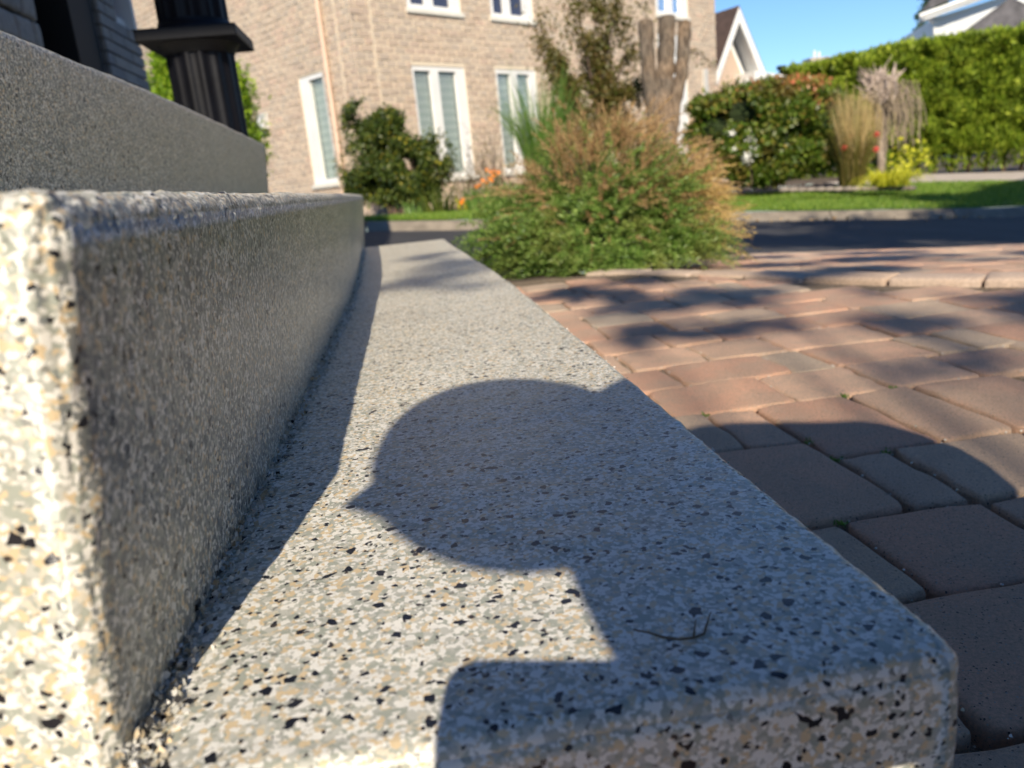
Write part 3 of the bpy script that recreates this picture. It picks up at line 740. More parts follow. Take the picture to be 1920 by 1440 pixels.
def brickrun(O, d, nrm, L, holes, sign):
    k = 0; z = HZ0
    while z < 5.2:
        x = -(k % 2) * .12 + .0
        while x < L:
            a, b = max(0, x), min(L, x + bl); c, e = z, z + bh
            segs = [(a, b)]
            for h in holes:
                if c < h[3] - .01 and e > h[2] + .01:
                    ns = []
                    for p, q in segs:
                        if q <= h[0] or p >= h[1]: ns.append((p, q))
                        else:
                            if p < h[0]: ns.append((p, h[0]))
                            if q > h[1]: ns.append((h[1], q))
                    segs = ns
            for p, q in segs:
                if q - p > .03: cand.append((O, d, nrm, p, q, c, e))
            x += bl + gp
        z += bh + gp; k += 1
brickrun(HC + NF * 0, U, NF, 12.25, fh + [(.42, .45, -1, 9)], 1); brickrun(HC, Wd, NS, 9, shl + [(.42, .45, -1, 9)], 1)
vis = lambda c: (c[5] > .0 and c[5] < 4.6)
cand.sort(key=lambda c: (0 if vis(c) else 1, np.linalg.norm(c[0] + c[1] * (c[3] + c[4]) / 2)))
rest = MB()
def brick_geo(mb, c):
    O, d, nrm, p, q, z0, z1 = c; j = random.uniform(.006, .016); e = .004; D0 = O + d * p; D1 = O + d * q
    # hollow-backed brick: face plus four sides
    a = [D0 + [0, 0, z0], D1 + [0, 0, z0], D1 + [0, 0, z1], D0 + [0, 0, z1]]; jj = [random.uniform(-.004, .004) for _ in range(4)]
    f = [a[0] + nrm * (j + jj[0]) + d * e + [0, 0, e], a[1] + nrm * (j + jj[1]) - d * e + [0, 0, e], a[2] + nrm * (j + jj[2]) - d * e - [0, 0, e], a[3] + nrm * (j + jj[3]) + d * e - [0, 0, e]]
    mb.add([x - nrm * .002 for x in a] + f, [(4, 5, 6, 7), (0, 1, 5, 4), (1, 2, 6, 5), (2, 3, 7, 6), (3, 0, 4, 7)])
for i, c in enumerate(cand):
    if i < 290: m = MB(); brick_geo(m, c); m.build('brick', M['brick'], house)
    else: brick_geo(rest, c)
o_ = rest.build('brickwork', M['brick'], house); o_['kind'] = 'stuff'

def house_window(O, d, nrm, a, b, c, e, panes, sill=True, blind=True, sillup=.0):
    """frame set back in the opening; panes = list of (x0,x1) glass ranges"""
    dp = lambda x, y, z: O + d * x + nrm * y + np.array([0, 0, z])
    f = MB(); F2 = np.array(d); Nn_ = np.array(nrm)
    def bx(x0, x1, y0, y1, z0, z1, m): m.box((x0, y0, z0), (x1, y1, z1), F2, Nn_, O)
    t = .085
    bx(a, b, -.10, -.015, e - t, e, f); bx(a, b, -.10, .0, c, c + t, f)
    xs2 = [a] + [q for p in panes for q in p] + [b]
    for k in range(0, len(xs2), 2): bx(xs2[k], xs2[k + 1], -.10, -.015, c + t, e - t, f)
    fr = f.build('window', M['white'], house)
    for (p0, p1) in panes:
        g = MB(); bx(p0, p1, -.075, -.07, c + t, e - t, g); g.build('pane', M['glass'] if blind else M['glassup'], fr)
        if blind:
            b1_, b2_ = MB(), MB(); z = c + t + .01; k = 0
            while z < e - t - .05:
                bx(p0, p1, -.135, -.130, z, z + .074, b1_ if k % 2 else b2_); z += .076; k += 1
            b1_.build('blind', M['blind'], fr); b2_.build('blind', M['blind2'], fr)
    if sill:
        s_ = MB(); bx(a - .05, b + .05, -.10, .05, c - .075, c - .002, s_); s_.build('sill', M['sill'], fr)
    return fr
house_window(HC, U, NF, 1.22, 2.56, .22, 2.28, [(1.28, 1.68), (1.88, 2.33)], blind=True)
house_window(HC, U, NF, 3.42, 4.66, .22, 2.28, [(3.48, 3.86), (4.06, 4.45)])
house_window(HC, U, NF, 1.30, 2.62, 3.26, 5.0, [(1.40, 1.75), (1.95, 2.38)], blind=False)
house_window(HC, U, NF, 3.45, 4.72, 3.26, 5.0, [(3.55, 3.85), (4.05, 4.45)], blind=False)
house_window(HC, U, NF, 9.35, 10.85, 3.75, 5.4, [(9.5, 9.95), (10.15, 10.55)], blind=True)
house_window(HC, U, NF, 9.35, 10.72, .1, 3.3, [(9.5, 9.85)], blind=True, sill=False)
house_window(HC, Wd, NS, 1.08, 1.93, .33, 2.32, [(1.14, 1.62)])
pp = MB(); q = HC + Wd * .82 + NS * .07; pp.tube([q + [0, 0, 5.8], q + [0, 0, .2], q + NS * .12 + [0, 0, .05]], .045, 10); pp.build('downpipe', M['pipe'], house, True)
for O, d, nn_ in ((HC, U, NF), (HC, Wd, NS)):
    m = MB(); m.box((.42, -.002, HZ0), (.45, .012, HZ1), d, nn_, O); m.build('control_joint', M['mortar'], house)
m = MB(); m.box((11.47, .0, 1.55), (11.62, .10, 2.5), U, NF, HC); m.build('meter_box', M['vent'], house)
vb = MB(); o0 = HC + Wd * 3.45 + [0, 0, 1.72]
P = [o0 + Wd * x + NS * y + [0, 0, z] for x, y, z in ((-.16, 0, -.16), (.16, 0, -.16), (.16, 0, .16), (-.16, 0, .16), (-.16, .16, -.16), (.16, .16, -.16), (.14, .07, .15), (-.14, .07, .15))]
vb.add(P, [(4, 5, 6, 7), (0, 4, 7, 3), (1, 2, 6, 5), (3, 7, 6, 2), (0, 1, 5, 4)]); vb.build('vent_hood', M['vent'], house)

# gabled wing further back
gh = empty('gabled_house', tuple(at(1400, 200, 24) * [1, 1, 0] + [0, 0, -.6]), 'small buff brick gable wing with wide white rake boards behind the brick house', 'house')
gD = 24.0
apex = at(1387, 12, gD); gl = at(1345, 125, gD); gr_ = at(1440, 138, gD)
hx = np.array([.93, .37, 0]); hx /= np.linalg.norm(hx); hn = np.array([hx[1], -hx[0], 0])
def onplane(px, py, O=apex, n=hn):
    v = at(px, py, 1); return v * ((O @ n) / (v @ n))
A_ = onplane(1386, 13); slopeR = onplane(1437, 140) - A_; slopeL = onplane(1347, 125) - A_
Rn = A_ + slopeR; Ln = A_ + slopeL * 1.6
bk_ = -hn
def prism(name, poly, dep, mat, par):
    n = len(poly); V = [p for p in poly] + [p + bk_ * dep for p in poly]
    Fs = [tuple(range(n)), tuple(range(2 * n - 1, n - 1, -1))] + [(i, n + i, n + (i + 1) % n, (i + 1) % n) for i in range(n)]
    return raw(name, V, Fs, mat, par)
zb = -.7
wallpoly = [onplane(1380, 65) - hn * .0, None]
apw = A_ + np.array([0, 0, -.75]) + bk_ * .55
sr = slopeR / slopeR[2] * -1; sl_ = slopeL / slopeL[2] * -1
def down(p, s, dz): return p + s * dz
wr = down(apw, sr, 2.0); wl = down(apw, sl_, 3.2)
prism('wall', [apw, wr, wr * [1, 1, 0] + [0, 0, zb], wl * [1, 1, 0] + [0, 0, zb], wl], 6, M['brick'], gh)
def board(p, q, wd, th, name):
    off = np.array([0, 0, -wd]); return prism(name, [p, q, q + off, p + off], th, M['white'], gh)
board(A_, down(A_, sr, 2.25), .42, .12, 'rake_board'); board(A_, down(A_, sl_, 3.4), .42, .12, 'rake_board')
a2 = A_ + bk_ * .53 + [0, 0, -.62]; board(a2, down(a2, sr, 1.9), .24, .05, 'rake_trim')
s1 = A_ + bk_ * .12; e1 = down(A_, sr, 2.25) + bk_ * .12; prism('roof', [A_ + [0, 0, .05], down(A_, sr, 2.3) + [0, 0, .05], down(A_, sr, 2.3), A_], 7, M['roofbrown'], gh)
prism('roof', [A_ + [0, 0, .05], A_, down(A_, sl_, 3.4), down(A_, sl_, 3.4) + [0, 0, .05]], 7, M['roofbrown'], gh)
for s__, ln in ((sr, 2.2), (sl_, 3.3)):
    a3 = A_ + [0, 0, -.30] + bk_ * .13; prism('soffit', [a3, down(a3, s__, ln), down(a3, s__, ln) + [0, 0, -.03], a3 + [0, 0, -.03]], .6, M['siding'], gh)
ev = MB(); e0, e1 = onplane(1402, 136) + hn * .3, onplane(1478, 146) + hn * .3
ev.add([e0, e1, e1 + [0, 0, -.16], e0 + [0, 0, -.34]] + [q + bk_ * 3 for q in (e0, e1, e1 + np.array([0, 0, -.16]), e0 + np.array([0, 0, -.34]))], [(0, 1, 2, 3), (4, 7, 6, 5), (0, 4, 5, 1), (3, 2, 6, 7), (0, 3, 7, 4), (1, 5, 6, 2)]); ev.build('eave', M['white'], gh)
m = MB(); e0 = onplane(1404, 150); m.box((-.15, -.02, -1.5), (.2, .1, 0), hx, bk_, e0); m.build('corner_board', M['white'], gh)

# neighbour at the far right behind the hedge
nh = empty('white_house', tuple(at(1850, 60, 32) * [1, 1, 0] + [0, 0, -.6]), 'white sided house with grey shingle roofs rising above the hedge', 'house')
hx2 = np.array([.93, -.36, 0]); hx2 /= np.linalg.norm(hx2); n2 = np.array([hx2[1], -hx2[0], 0]); O2 = at(1745, 60, 32)
def on2(px, py, o=O2, dpt=0): v = at(px, py, 1); return v * (((o - n2 * dpt) @ n2) / (v @ n2))
bk2 = -n2
def prism2(name, poly, dep, mat, par=nh):
    n = len(poly); V = [p for p in poly] + [p + bk2 * dep for p in poly]
    return raw(name, V, [tuple(range(n)), tuple(range(2 * n - 1, n - 1, -1))] + [(i, n + i, n + (i + 1) % n, (i + 1) % n) for i in range(n)], mat, par)
w0, w1 = on2(1752, 30), on2(1990, -30)
prism2('wall', [on2(1752, 34), on2(2050, -60), on2(2050, 200), on2(1752, 200)], 8, M['siding'])
ovh = -.7
prism2('roof', [on2(1728, 22, dpt=ovh), on2(2050, -110, dpt=ovh), on2(2050, -200, dpt=ovh), on2(1780, -45, dpt=ovh)], .25, M['roofgrey'])
e = MB(); e.tube([on2(1724, 31, dpt=ovh), on2(1900, -32, dpt=ovh), on2(2050, -85, dpt=ovh)], .11, 6); e.build('gutter', M['white'], nh)
prism2('soffit', [on2(1730, 33, dpt=ovh), on2(2050, -84, dpt=ovh), on2(2050, -78, dpt=ovh), on2(1732, 38, dpt=ovh)], .7, M['siding'])
e = MB(); e.tube([on2(1735, 33, dpt=ovh), on2(1752, 44, dpt=-.05), on2(1754, 120, dpt=-.05)], .06, 8); e.build('downpipe', M['white'], nh)
for i in range(9):
    y = 46 + i * 5.5; m = MB(); a, b = on2(1753, y + 1), on2(1990, y - 40 + 1); m.tube([a - n2 * -.012, b - n2 * -.012], .012, 4); m.build('siding_lap', M['siding'], nh)
prism2('lower_roof', [on2(1760, 95, dpt=-1.5), on2(1895, -5, dpt=-1.5), on2(2050, 60, dpt=-1.5), on2(2050, 150, dpt=-1.5), on2(1760, 150, dpt=-1.5)], .25, M['roofgrey'])

ch = empty('chimney', tuple(at(1540, 112, 40)), 'distant grey chimney with two pale flue pipes showing over the hedge', 'chimney')
m = MB(); o0 = at(1538, 116, 40); m.box((-.55, 0, -1.2), (.55, .9, .24)); m.v = [tuple(np.array(q) + o0) for q in m.v]; m.build('stack', M['walk'], ch)
m = MB(); m.tube([o0 + [-.1, .4, .2], o0 + [-.1, .4, .62]], .06, 8); m.build('flue', M['white'], ch); m = MB(); m.tube([o0 + [.15, .4, .2], o0 + [.15, .4, .55]], .06, 8); m.build('flue', M['white'], ch)
rv = empty('roof_vent', tuple(at(1465, 128, 38)), 'small dark roof vent on the distant brown roof left of the chimney', 'roof vent')
o0 = at(1465, 130, 38); m = MB(); m.tube([o0 + [0, 0, -.6], o0 + [0, 0, .0]], .12, 8); m.build('pipe', M['black'], rv); m = MB(); m.tube([o0 + [0, 0, -.02], o0 + [0, 0, .16]], .24, 8); m.build('cap', M['black'], rv)
dh = empty('distant_house', tuple(o0 - [0, 0, 2]), 'low dark roofed house far behind the gable, roof edge just above the hedge', 'house')
m = MB(); m.add([o0 + np.array(q) for q in ((-2.2, 0, .1), (1.5, 0, -.45), (6, 1, -.6), (6, 6, -.6), (-2.2, 6, .1))], [(0, 1, 2, 3, 4)]); m.build('roof', M['roofgrey'], dh)
m = MB(); m.add([o0 + np.array(q) for q in ((-2.2, .3, .05), (1.5, .3, -.5), (6, 1.2, -.65), (6, 1.2, -4), (-2.2, .3, -4))], [(0, 1, 2, 3, 4)]); m.build('wall', M['siding'], dh)

# ------------------------------------------------------------------ vegetation
# hedge behind the sidewalk
hg = empty('cedar_hedge', (12, 17.4, -.7), 'tall clipped bright green cedar hedge behind the sidewalk on the right', 'hedge')
hl = [at(1475, 330, 20.5), at(1700, 330, 18.0), at(1925, 322, 17.2), at(2150, 310, 16.2)]; hl = [np.array([p[0], p[1]]) for p in hl]
htop = [2.05, 2.08, 2.1, 2.2]
P = []; Dn = []; cs = MB()
seg = [np.linalg.norm(hl[i + 1] - hl[i]) for i in range(3)]; tot = sum(seg)
def hedge_at(s):
    for i in range(3):
        if s <= seg[i] or i == 2: t = min(1.2, s / seg[i]); break
        s -= seg[i]
    c = hl[i] * (1 - t) + hl[i + 1] * t; tt = (hl[i + 1] - hl[i]) / seg[i]; nn_ = np.array([tt[1], -tt[0]]); return c, nn_, htop[i] * (1 - t) + htop[i + 1] * t
rh = np.random.default_rng(3)
for i in range(78000):
    s = rh.random() * tot; c, nn_, zt = hedge_at(s); u = rh.random()
    zt = zt + .10 * noise.noise(Vector((s * 2.2, 0, 3))) + .05 * noise.noise(Vector((s * 7, 0, 3)))
    if u < .72:
        z = -.78 + (zt + .78) * rh.random() ** .8
        if z < -.35 and rh.random() < .6: continue
        lump = .24 * noise.noise(Vector((s * 1.9, z * 2.6, 0))) + .22 * noise.noise(Vector((s * 4.5, z * 3.5, 5)))
        dpt = .0 + lump - rh.random() ** 2 * .2; p = c + nn_ * dpt; dn = np.array([nn_[0] * .5, nn_[1] * .5, .75])
    else:
        z = zt - .05 + .10 * rh.normal() * .5; p = c - nn_ * rh.random() * .9; dn = np.array([0, 0, 1.])
    P.append((p[0], p[1], z)); Dn.append(dn)
V, Fc = leafset(np.array(P), .15, .38, 0, np.array(Dn), .1, rh); o_ = raw('foliage', V, Fc, M['hedge'], hg); o_['kind'] = 'stuff'
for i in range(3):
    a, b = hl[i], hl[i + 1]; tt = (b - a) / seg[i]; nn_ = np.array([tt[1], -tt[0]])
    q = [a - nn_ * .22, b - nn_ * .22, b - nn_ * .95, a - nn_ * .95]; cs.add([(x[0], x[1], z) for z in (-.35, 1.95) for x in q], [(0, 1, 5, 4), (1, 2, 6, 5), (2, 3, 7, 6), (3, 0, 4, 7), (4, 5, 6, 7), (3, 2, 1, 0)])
cs.build('shade_core', M['core'], hg)  # solid near-black box painting in the shade inside the hedge
for k in range(22):
    s = .3 + k * tot / 22; c, nn_, zt = hedge_at(s); m = MB(); c = c - nn_ * .3
    m.tube([(c[0], c[1], -.95), (c[0] + .03, c[1], -.4), (c[0], c[1], .3)], [.05, .04, .03], 6); m.build('trunk', M['stem'], hg)

# thuja column behind the post
th = empty('cedar_shrub', tuple(at(378, 190, 11.2) * [1, 1, 0] + [0, 0, -.4]), 'bright green cedar shrub partly hidden behind the black porch post', 'shrub')
cT = at(378, 190, 11.2); P = blob_points([(cT, (.70, .6, .70)), (cT + [0, 0, -.7], (.76, .6, .7)), (cT + [-.05, 0, .55], (.5, .5, .4))], 30000, .7, seed=4)
V, Fc = leafset(P, .085, .35, .9); o_ = raw('foliage', V, Fc, M['thuja'], th); o_['kind'] = 'stuff'
m = MB(); m.tube([(cT[0], cT[1], -.45), (cT[0], cT[1], .9)], [.08, .03], 8); m.build('trunk', M['stem'], th)

# feathery shrub in the foreground
FB = np.array([.86, 3.35, -.36])
fn = empty('feathery_shrub', tuple(FB), 'feathery green shrub with drooping brown and gold plumes beyond the walkway pavers', 'shrub')
rf_ = np.random.default_rng(11)
P = []; Dv = []; plP = []
for i in range(5400):
    a = rf_.uniform(0, 2 * math.pi); el = math.asin(rf_.uniform(-.12, .98))
    wob = 1 + .42 * noise.noise(Vector((math.cos(a) * 1.6, math.sin(a) * 1.6, el * 1.8))); rx, ry, rz = .54 * wob, .50 * wob, .45 * wob
    tip = FB + np.array([math.cos(a) * math.cos(el) * rx, math.sin(a) * math.cos(el) * ry, math.sin(el) * rz + .05]) * rf_.uniform(.62, 1.04)
    tip[2] = max(tip[2], FB[2] + .015)
    if noise.noise(Vector(tip * 7.5)) < -.16 and tip[2] > FB[2] + .2: continue
    d = tip - FB; d[2] += .04; d /= np.linalg.norm(d); L = rf_.uniform(.08, .17); st0 = tip - d * L * .6
    sd = np.cross(d, [0, 0, 1.]); sd /= (np.linalg.norm(sd) + 1e-6); upv = np.cross(sd, d)
    for k in range(20):
        t = k / 20; pos = st0 + d * L * t + np.array([0, 0, -.05 * t * t]) + rf_.normal(size=3) * .003
        for sg in (-1, 1): P.append(pos); Dv.append(sd * sg * .9 + d * .6 + upv * rf_.normal() * .35)
V, Fc = leafset(np.array(P), .0195, .21, 0, np.array(Dv), .2, rf_); o_ = raw('fern_leaves', V, Fc, M['fern'], fn); o_['kind'] = 'stuff'
def plume(base, d, L, rg, w=.0012, nside=34, droop=.25):
    """arching stem with fine side sprays"""
    V = []; Fs = []; d = d / np.linalg.norm(d); pts = []
    for k in range(9):
        t = k / 8; pts.append(base + d * L * t + np.array([0, 0, -droop * L * t * t]))
    sd = np.cross(d, [0, 0, 1.]); sd /= (np.linalg.norm(sd) + 1e-6)
    def strp(p, q, ww):
        s_ = np.cross(q - p, rg.normal(size=3)); s_ /= (np.linalg.norm(s_) + 1e-9); s_ *= ww; o = len(V); V.extend([p - s_, p + s_, q + s_ * .3, q - s_ * .3]); Fs.append((o, o + 1, o + 2, o + 3))
    for k in range(8): strp(pts[k], pts[k + 1], w * 1.1)
    for i in range(nside):
        t = rg.uniform(.25, 1); k = min(7, int(t * 8)); p = pts[k] + (pts[k + 1] - pts[k]) * (t * 8 - k)
        dd = (pts[k + 1] - pts[k]); dd /= np.linalg.norm(dd); out = rg.normal(size=3); out -= dd * (out @ dd); out /= np.linalg.norm(out)
        l = L * .24 * (1.15 - t) * rg.uniform(.5, 1.2); strp(p, p + (dd * .8 + out * .55) * l, w)
    return np.array(V), np.array(Fs)
def plumes(name, n, fa, Lr, mat, seed, **kw):
    rg = np.random.default_rng(seed); parts = []
    for i in range(n):
        b, d, L = fa(rg); parts.append(plume(b, d, L * rg.uniform(.7, 1.2), rg, **kw))
    V, Fc = merge(*parts); o = raw(name, V, Fc, mat, fn); o['kind'] = 'stuff'
def top_plume(rg):
    a = rg.uniform(-2.9, .3) if rg.random() < .6 else rg.uniform(0, 6.28); e = rg.uniform(.55, 1.45)
    dirn = np.array([math.cos(a) * math.cos(e), math.sin(a) * math.cos(e), math.sin(e)])
    return FB + dirn * np.array([.40, .36, .44]) * rg.uniform(.8, 1.08), dirn + rg.normal(size=3) * .25 + np.array([.15, -.1, 0]), .29
plumes('dry_plumes', 240, top_plume, .3, M['plume'], 21, w=.0015, nside=44)
def right_plume(rg):
    a = rg.uniform(-.9, .5); e = rg.uniform(.05, .75)
    dirn = np.array([math.cos(a) * math.cos(e), math.sin(a) * math.cos(e), math.sin(e)])
    return FB + dirn * np.array([.38, .34, .42]), dirn + rg.normal(size=3) * .22, .26
plumes('golden_plumes', 170, right_plume, .3, M['plumegold'], 22, w=.0015, nside=40)
def low_plume(rg):
    a = rg.uniform(-2.9, -.4); e = rg.uniform(.2, .8)
    dirn = np.array([math.cos(a) * math.cos(e), math.sin(a) * math.cos(e), math.sin(e)])
    return FB + dirn * np.array([.46, .40, .50]), dirn + rg.normal(size=3) * .35 + np.array([0, 0, -.1]), .15
plumes('low_plumes', 80, low_plume, .2, M['plume'], 23, w=.0013)
ico = bpy.data.meshes.new('shade_core'); bmx = bmesh.new(); bmesh.ops.create_icosphere(bmx, subdivisions=3, radius=1)
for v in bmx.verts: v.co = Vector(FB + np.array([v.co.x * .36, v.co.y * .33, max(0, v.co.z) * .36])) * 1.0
bmx.to_mesh(ico); link('shade_core', ico, M['core'], fn)  # dark solid dome standing in for shade between the fronds
m = MB()
for i in range(16):
    a = rf_.uniform(0, 6.28); m.tube([FB + [0, 0, -.02], FB + np.array([math.cos(a) * .15, math.sin(a) * .15, .25]), FB + np.array([math.cos(a) * .34, math.sin(a) * .3, .42])], [.006, .004, .002], 5)
m.build('stems', M['stem'], fn)

# dark round shrub at the corner of the brick house
SB = at(742, 405, 12.3)
rs = empty('round_shrub', tuple(SB), 'dark green bushy shrub with a few yellow leaves at the brick house corner', 'shrub')
q = lambda px, py, D=12.3: at(px, py, D)
Bl = [(q(700, 250), (.42, .4, .42)), (q(690, 310), (.45, .4, .35)), (q(770, 300), (.45, .4, .40)), (q(810, 300), (.32, .35, .42)), (q(735, 340), (.42, .4, .38)), (q(790, 350), (.30, .3, .32)), (q(672, 225), (.25, .25, .28)), (q(745, 235), (.22, .22, .25)), (q(680, 350), (.28, .3, .25))]
P = blob_points([(c, np.array(r_) * 1.04) for c, r_ in Bl], 40000, .25, .36, 2.6, seed=8)
V, Fc = leafset(P, .065, .5); o_ = raw('foliage', V, Fc, M['box'], rs); o_['kind'] = 'stuff'
m = MB()
for dx, tp in ((-.05, (700, 300)), (.05, (775, 300)), (0, (735, 260)), (.08, (800, 330))): m.tube([SB + [dx, 0, -.08], (SB + q(*tp)) / 2 + [0, 0, -.1], q(*tp)], [.05, .03, .012], 6)
m.build('branches', M['stem'], rs)

# pruned three-stemmed tree
TB = at(1245, 330, 12.0)
pt = empty('pruned_tree', tuple(TB), 'thick grey tree trunk pruned to three sawn off stubs in front of the house', 'tree')
def stem(name, pts, rad, cap=True):
    m = MB(); fine = []; fr = []
    for i in range(len(pts) - 1):
        for k in range(5): t = k / 5; fine.append(np.array(pts[i]) * (1 - t) + np.array(pts[i + 1]) * t + np.random.default_rng(i * 7 + k).normal(size=3) * .008); fr.append((rad[i] * (1 - t) + rad[i + 1] * t) * (1 + .06 * math.sin(i * 3 + k * 2.1)))
    fine.append(np.array(pts[-1])); fr.append(rad[-1]); m.tube(fine, fr, 20, False)
    for i, v in enumerate(m.v):
        ax = fine[i // 20]; q = np.array(v); d_ = q - ax; w_n = noise.noise(Vector((math.atan2(d_[1], d_[0]) * 2.2 + len(name), q[2] * 1.3, 2))); m.v[i] = tuple(ax + d_ * (1 + .16 * w_n))
    o_ = m.build(name, M['bark'], pt, True)
    top = m.v[-20:]; cf = MB(); cf.add(top + [tuple(np.mean(top, 0))], [(20, i, (i + 1) % 20) for i in range(20)]); cf.build('sawn_end', M['bundle'], o_)
    return o_
D = 12.0; k_ = D / F
stem('trunk', [at(1240, 345, D), at(1240, 280, D), at(1241, 200, D), at(1246, 150, D), at(1249, 110, D), at(1250, 33, D)], [.31, .255, .20, .15, .13, .125])
stem('limb', [at(1228, 250, D), at(1221, 170, D - .03), at(1214, 110, D - .05), at(1210, 42, D - .05)], [.13, .125, .11, .115])
stem('limb', [at(1249, 270, D), at(1262, 205, D - .04), at(1278, 140, D - .05), at(1281, 90, D - .05), at(1283, 42, D - .05)], [.15, .115, .105, .10, .10])

# slender leafy sapling left of the trunk
GB = at(1120, 345, 13.0)
sp = empty('leafy_sapling', tuple(GB), 'loose bronze green sapling with sparse branches between windows and pruned trunk', 'tree')
q = lambda px, py, D=13.0: at(px, py, D)
sr_ = np.random.default_rng(31); br = []
for tp in ((1075, -40), (1115, -30), (1160, -10), (1010, 40), (1040, 110), (1030, 75), (1180, 90), (1195, 30), (1100, 60), (1070, 130), (1150, 120), (1195, 160), (1130, 10), (1165, 170), (1060, 190)):
    root = q(1120 + sr_.uniform(-20, 20), 330); tpp = q(*tp, 13.0 + sr_.uniform(-.5, .3)); md = root * .45 + tpp * .55 + [0, 0, .25 - .1 * sr_.random()]; br.append((root, md, tpp))
m = MB(); P = []
for root, md, tpp in br:
    m.tube([root, md, tpp], [.028, .016, .006], 5)
    for k in range(1350):
        t = sr_.uniform(.35, 1.03); p = (1 - t) ** 2 * root + 2 * t * (1 - t) * md + t * t * tpp
        P.append(p + sr_.normal(size=3) * np.array([.15, .15, .13]) * (.4 + .8 * sr_.random()))
m.build('branches', M['stem'], sp)
P = np.array(P); P = P[[noise.noise(Vector(p * 2.7)) > -.12 for p in P]]
V, Fc = leafset(P, .075, .5); o_ = raw('foliage', V, Fc, M['sapling'], sp); o_['kind'] = 'stuff'
m = MB(); rb2 = np.random.default_rng(5); P = []
a, b = at(1285, 92, 13), at(1345, 128, 13.6); m.tube([a, (a + b) / 2 + [0, 0, .05], b], [.012, .008, .003], 5)
for i in range(110): t = rb2.random(); P.append(a * (1 - t) + b * t + rb2.normal(size=3) * .05)
m.build('side_branch', M['stem'], sp); V, Fc = leafset(np.array(P), .06, .5); raw('side_leaves', V, Fc, M['sapling'], sp)['kind'] = 'stuff'

# green ornamental grass before the second window
OG = at(1025, 345, 12.4); og = empty('tall_grass', tuple(OG), 'tall arching green ornamental grass clump in front of the second window', 'grass clump')
V, Fc = blades(OG, 420, .26, 2.05, .022, .40, 41, .95, 8); o_ = raw('blades', V, Fc, M['blade'], og); o_['kind'] = 'stuff'
# small dried branches before the first window
OT = at(915, 400, 12.0); ot = empty('bare_shrub', tuple(OT), 'thin dark bare twiggy shrub between the two lower windows', 'shrub')
m = MB(); r5 = np.random.default_rng(51)
for i in range(60):
    p = OT + [r5.normal() * .25, r5.normal() * .15, 0]; d = r5.normal(size=3) * .28; d[2] = abs(d[2]) + .75; m.tube([p, p + d * .5, p + d + [r5.normal() * .15, 0, -.05]], [.006, .004, .002], 4)
m.build('twigs', M['stem'], ot)
P = []
for i in range(1500): P.append(OT + [r5.normal() * .3, r5.normal() * .2, abs(r5.normal()) * .4])
V, Fc = leafset(np.array(P), .045, .5); raw('foliage', V, Fc, M['sapling'], ot)['kind'] = 'stuff'

# orange flowers
def flower_mesh(name, c, r_, mat, par=None, npet=9, face=(0, -1, .5)):
    f = np.array(face, float); f /= np.linalg.norm(f); a = np.cross(f, [0, 0, 1.]); a /= np.linalg.norm(a); b = np.cross(a, f); V = [c]; Fs = []
    for k in range(npet):
        t0, t1, tm = [2 * math.pi * (k + q_) / npet for q_ in (0.05, .95, .5)]; o = len(V)
        V += [c + r_ * .6 * (math.cos(t0) * a + math.sin(t0) * b), c + r_ * (math.cos(tm) * a + math.sin(tm) * b) + f * r_ * -.2, c + r_ * .6 * (math.cos(t1) * a + math.sin(t1) * b)]; Fs.append((0, o, o + 1, o + 2))
    return V, Fs
OF = at(915, 380, 11.6); of = empty('orange_flowers', tuple(OF), 'clump of bright orange daisy flowers left of the feathery shrub', 'flowers')
for i, (px, py) in enumerate(((912, 318), (920, 322), (928, 320), (935, 323), (925, 330), (918, 334), (905, 338), (912, 342), (899, 346), (922, 338), (893, 350), (868, 374), (865, 380), (930, 328))):
    c = at(px, py, 11.6 + random.uniform(-.15, .15)); V, Fs = flower_mesh('flower', c, .034, M['orange']); fo = raw('flower', V, Fs, M['orange'], of)
    m = MB(); m.tube([c, (c[0] + .02, c[1] + .02, -.45)], [.004, .005], 4); m.build('stalk', M['blade'], fo)
V, Fc = blades(at(915, 392, 11.6), 120, .30, .42, .035, .5, 55, .4); raw('leaves', V, Fc, M['blade'], of)['kind'] = 'stuff'
# low plants along the bed
for i, (px, py, h, n, lab) in enumerate(((775, 398, .32, 30, 'small clump of upright light green leaves under the round shrub'), (822, 396, .55, 70, 'dark strappy leafed plant at the foot of the brick wall right of the round shrub'),
        (878, 400, .38, 40, 'pale yellow green strappy plant at the lawn edge below the orange flowers'))):
    b = at(px, py, 12.0); b[2] = ground_z(b[0], b[1]); pl = empty('strappy_plant', tuple(b), lab, 'plant')
    V, Fc = blades(b, n, .16 if i != 1 else .3, h, .03, .45, 60 + i, .6); raw('leaves', V, Fc, M['yellow'] if i == 2 else M['blade'] if i == 0 else M['box'], pl)['kind'] = 'stuff'

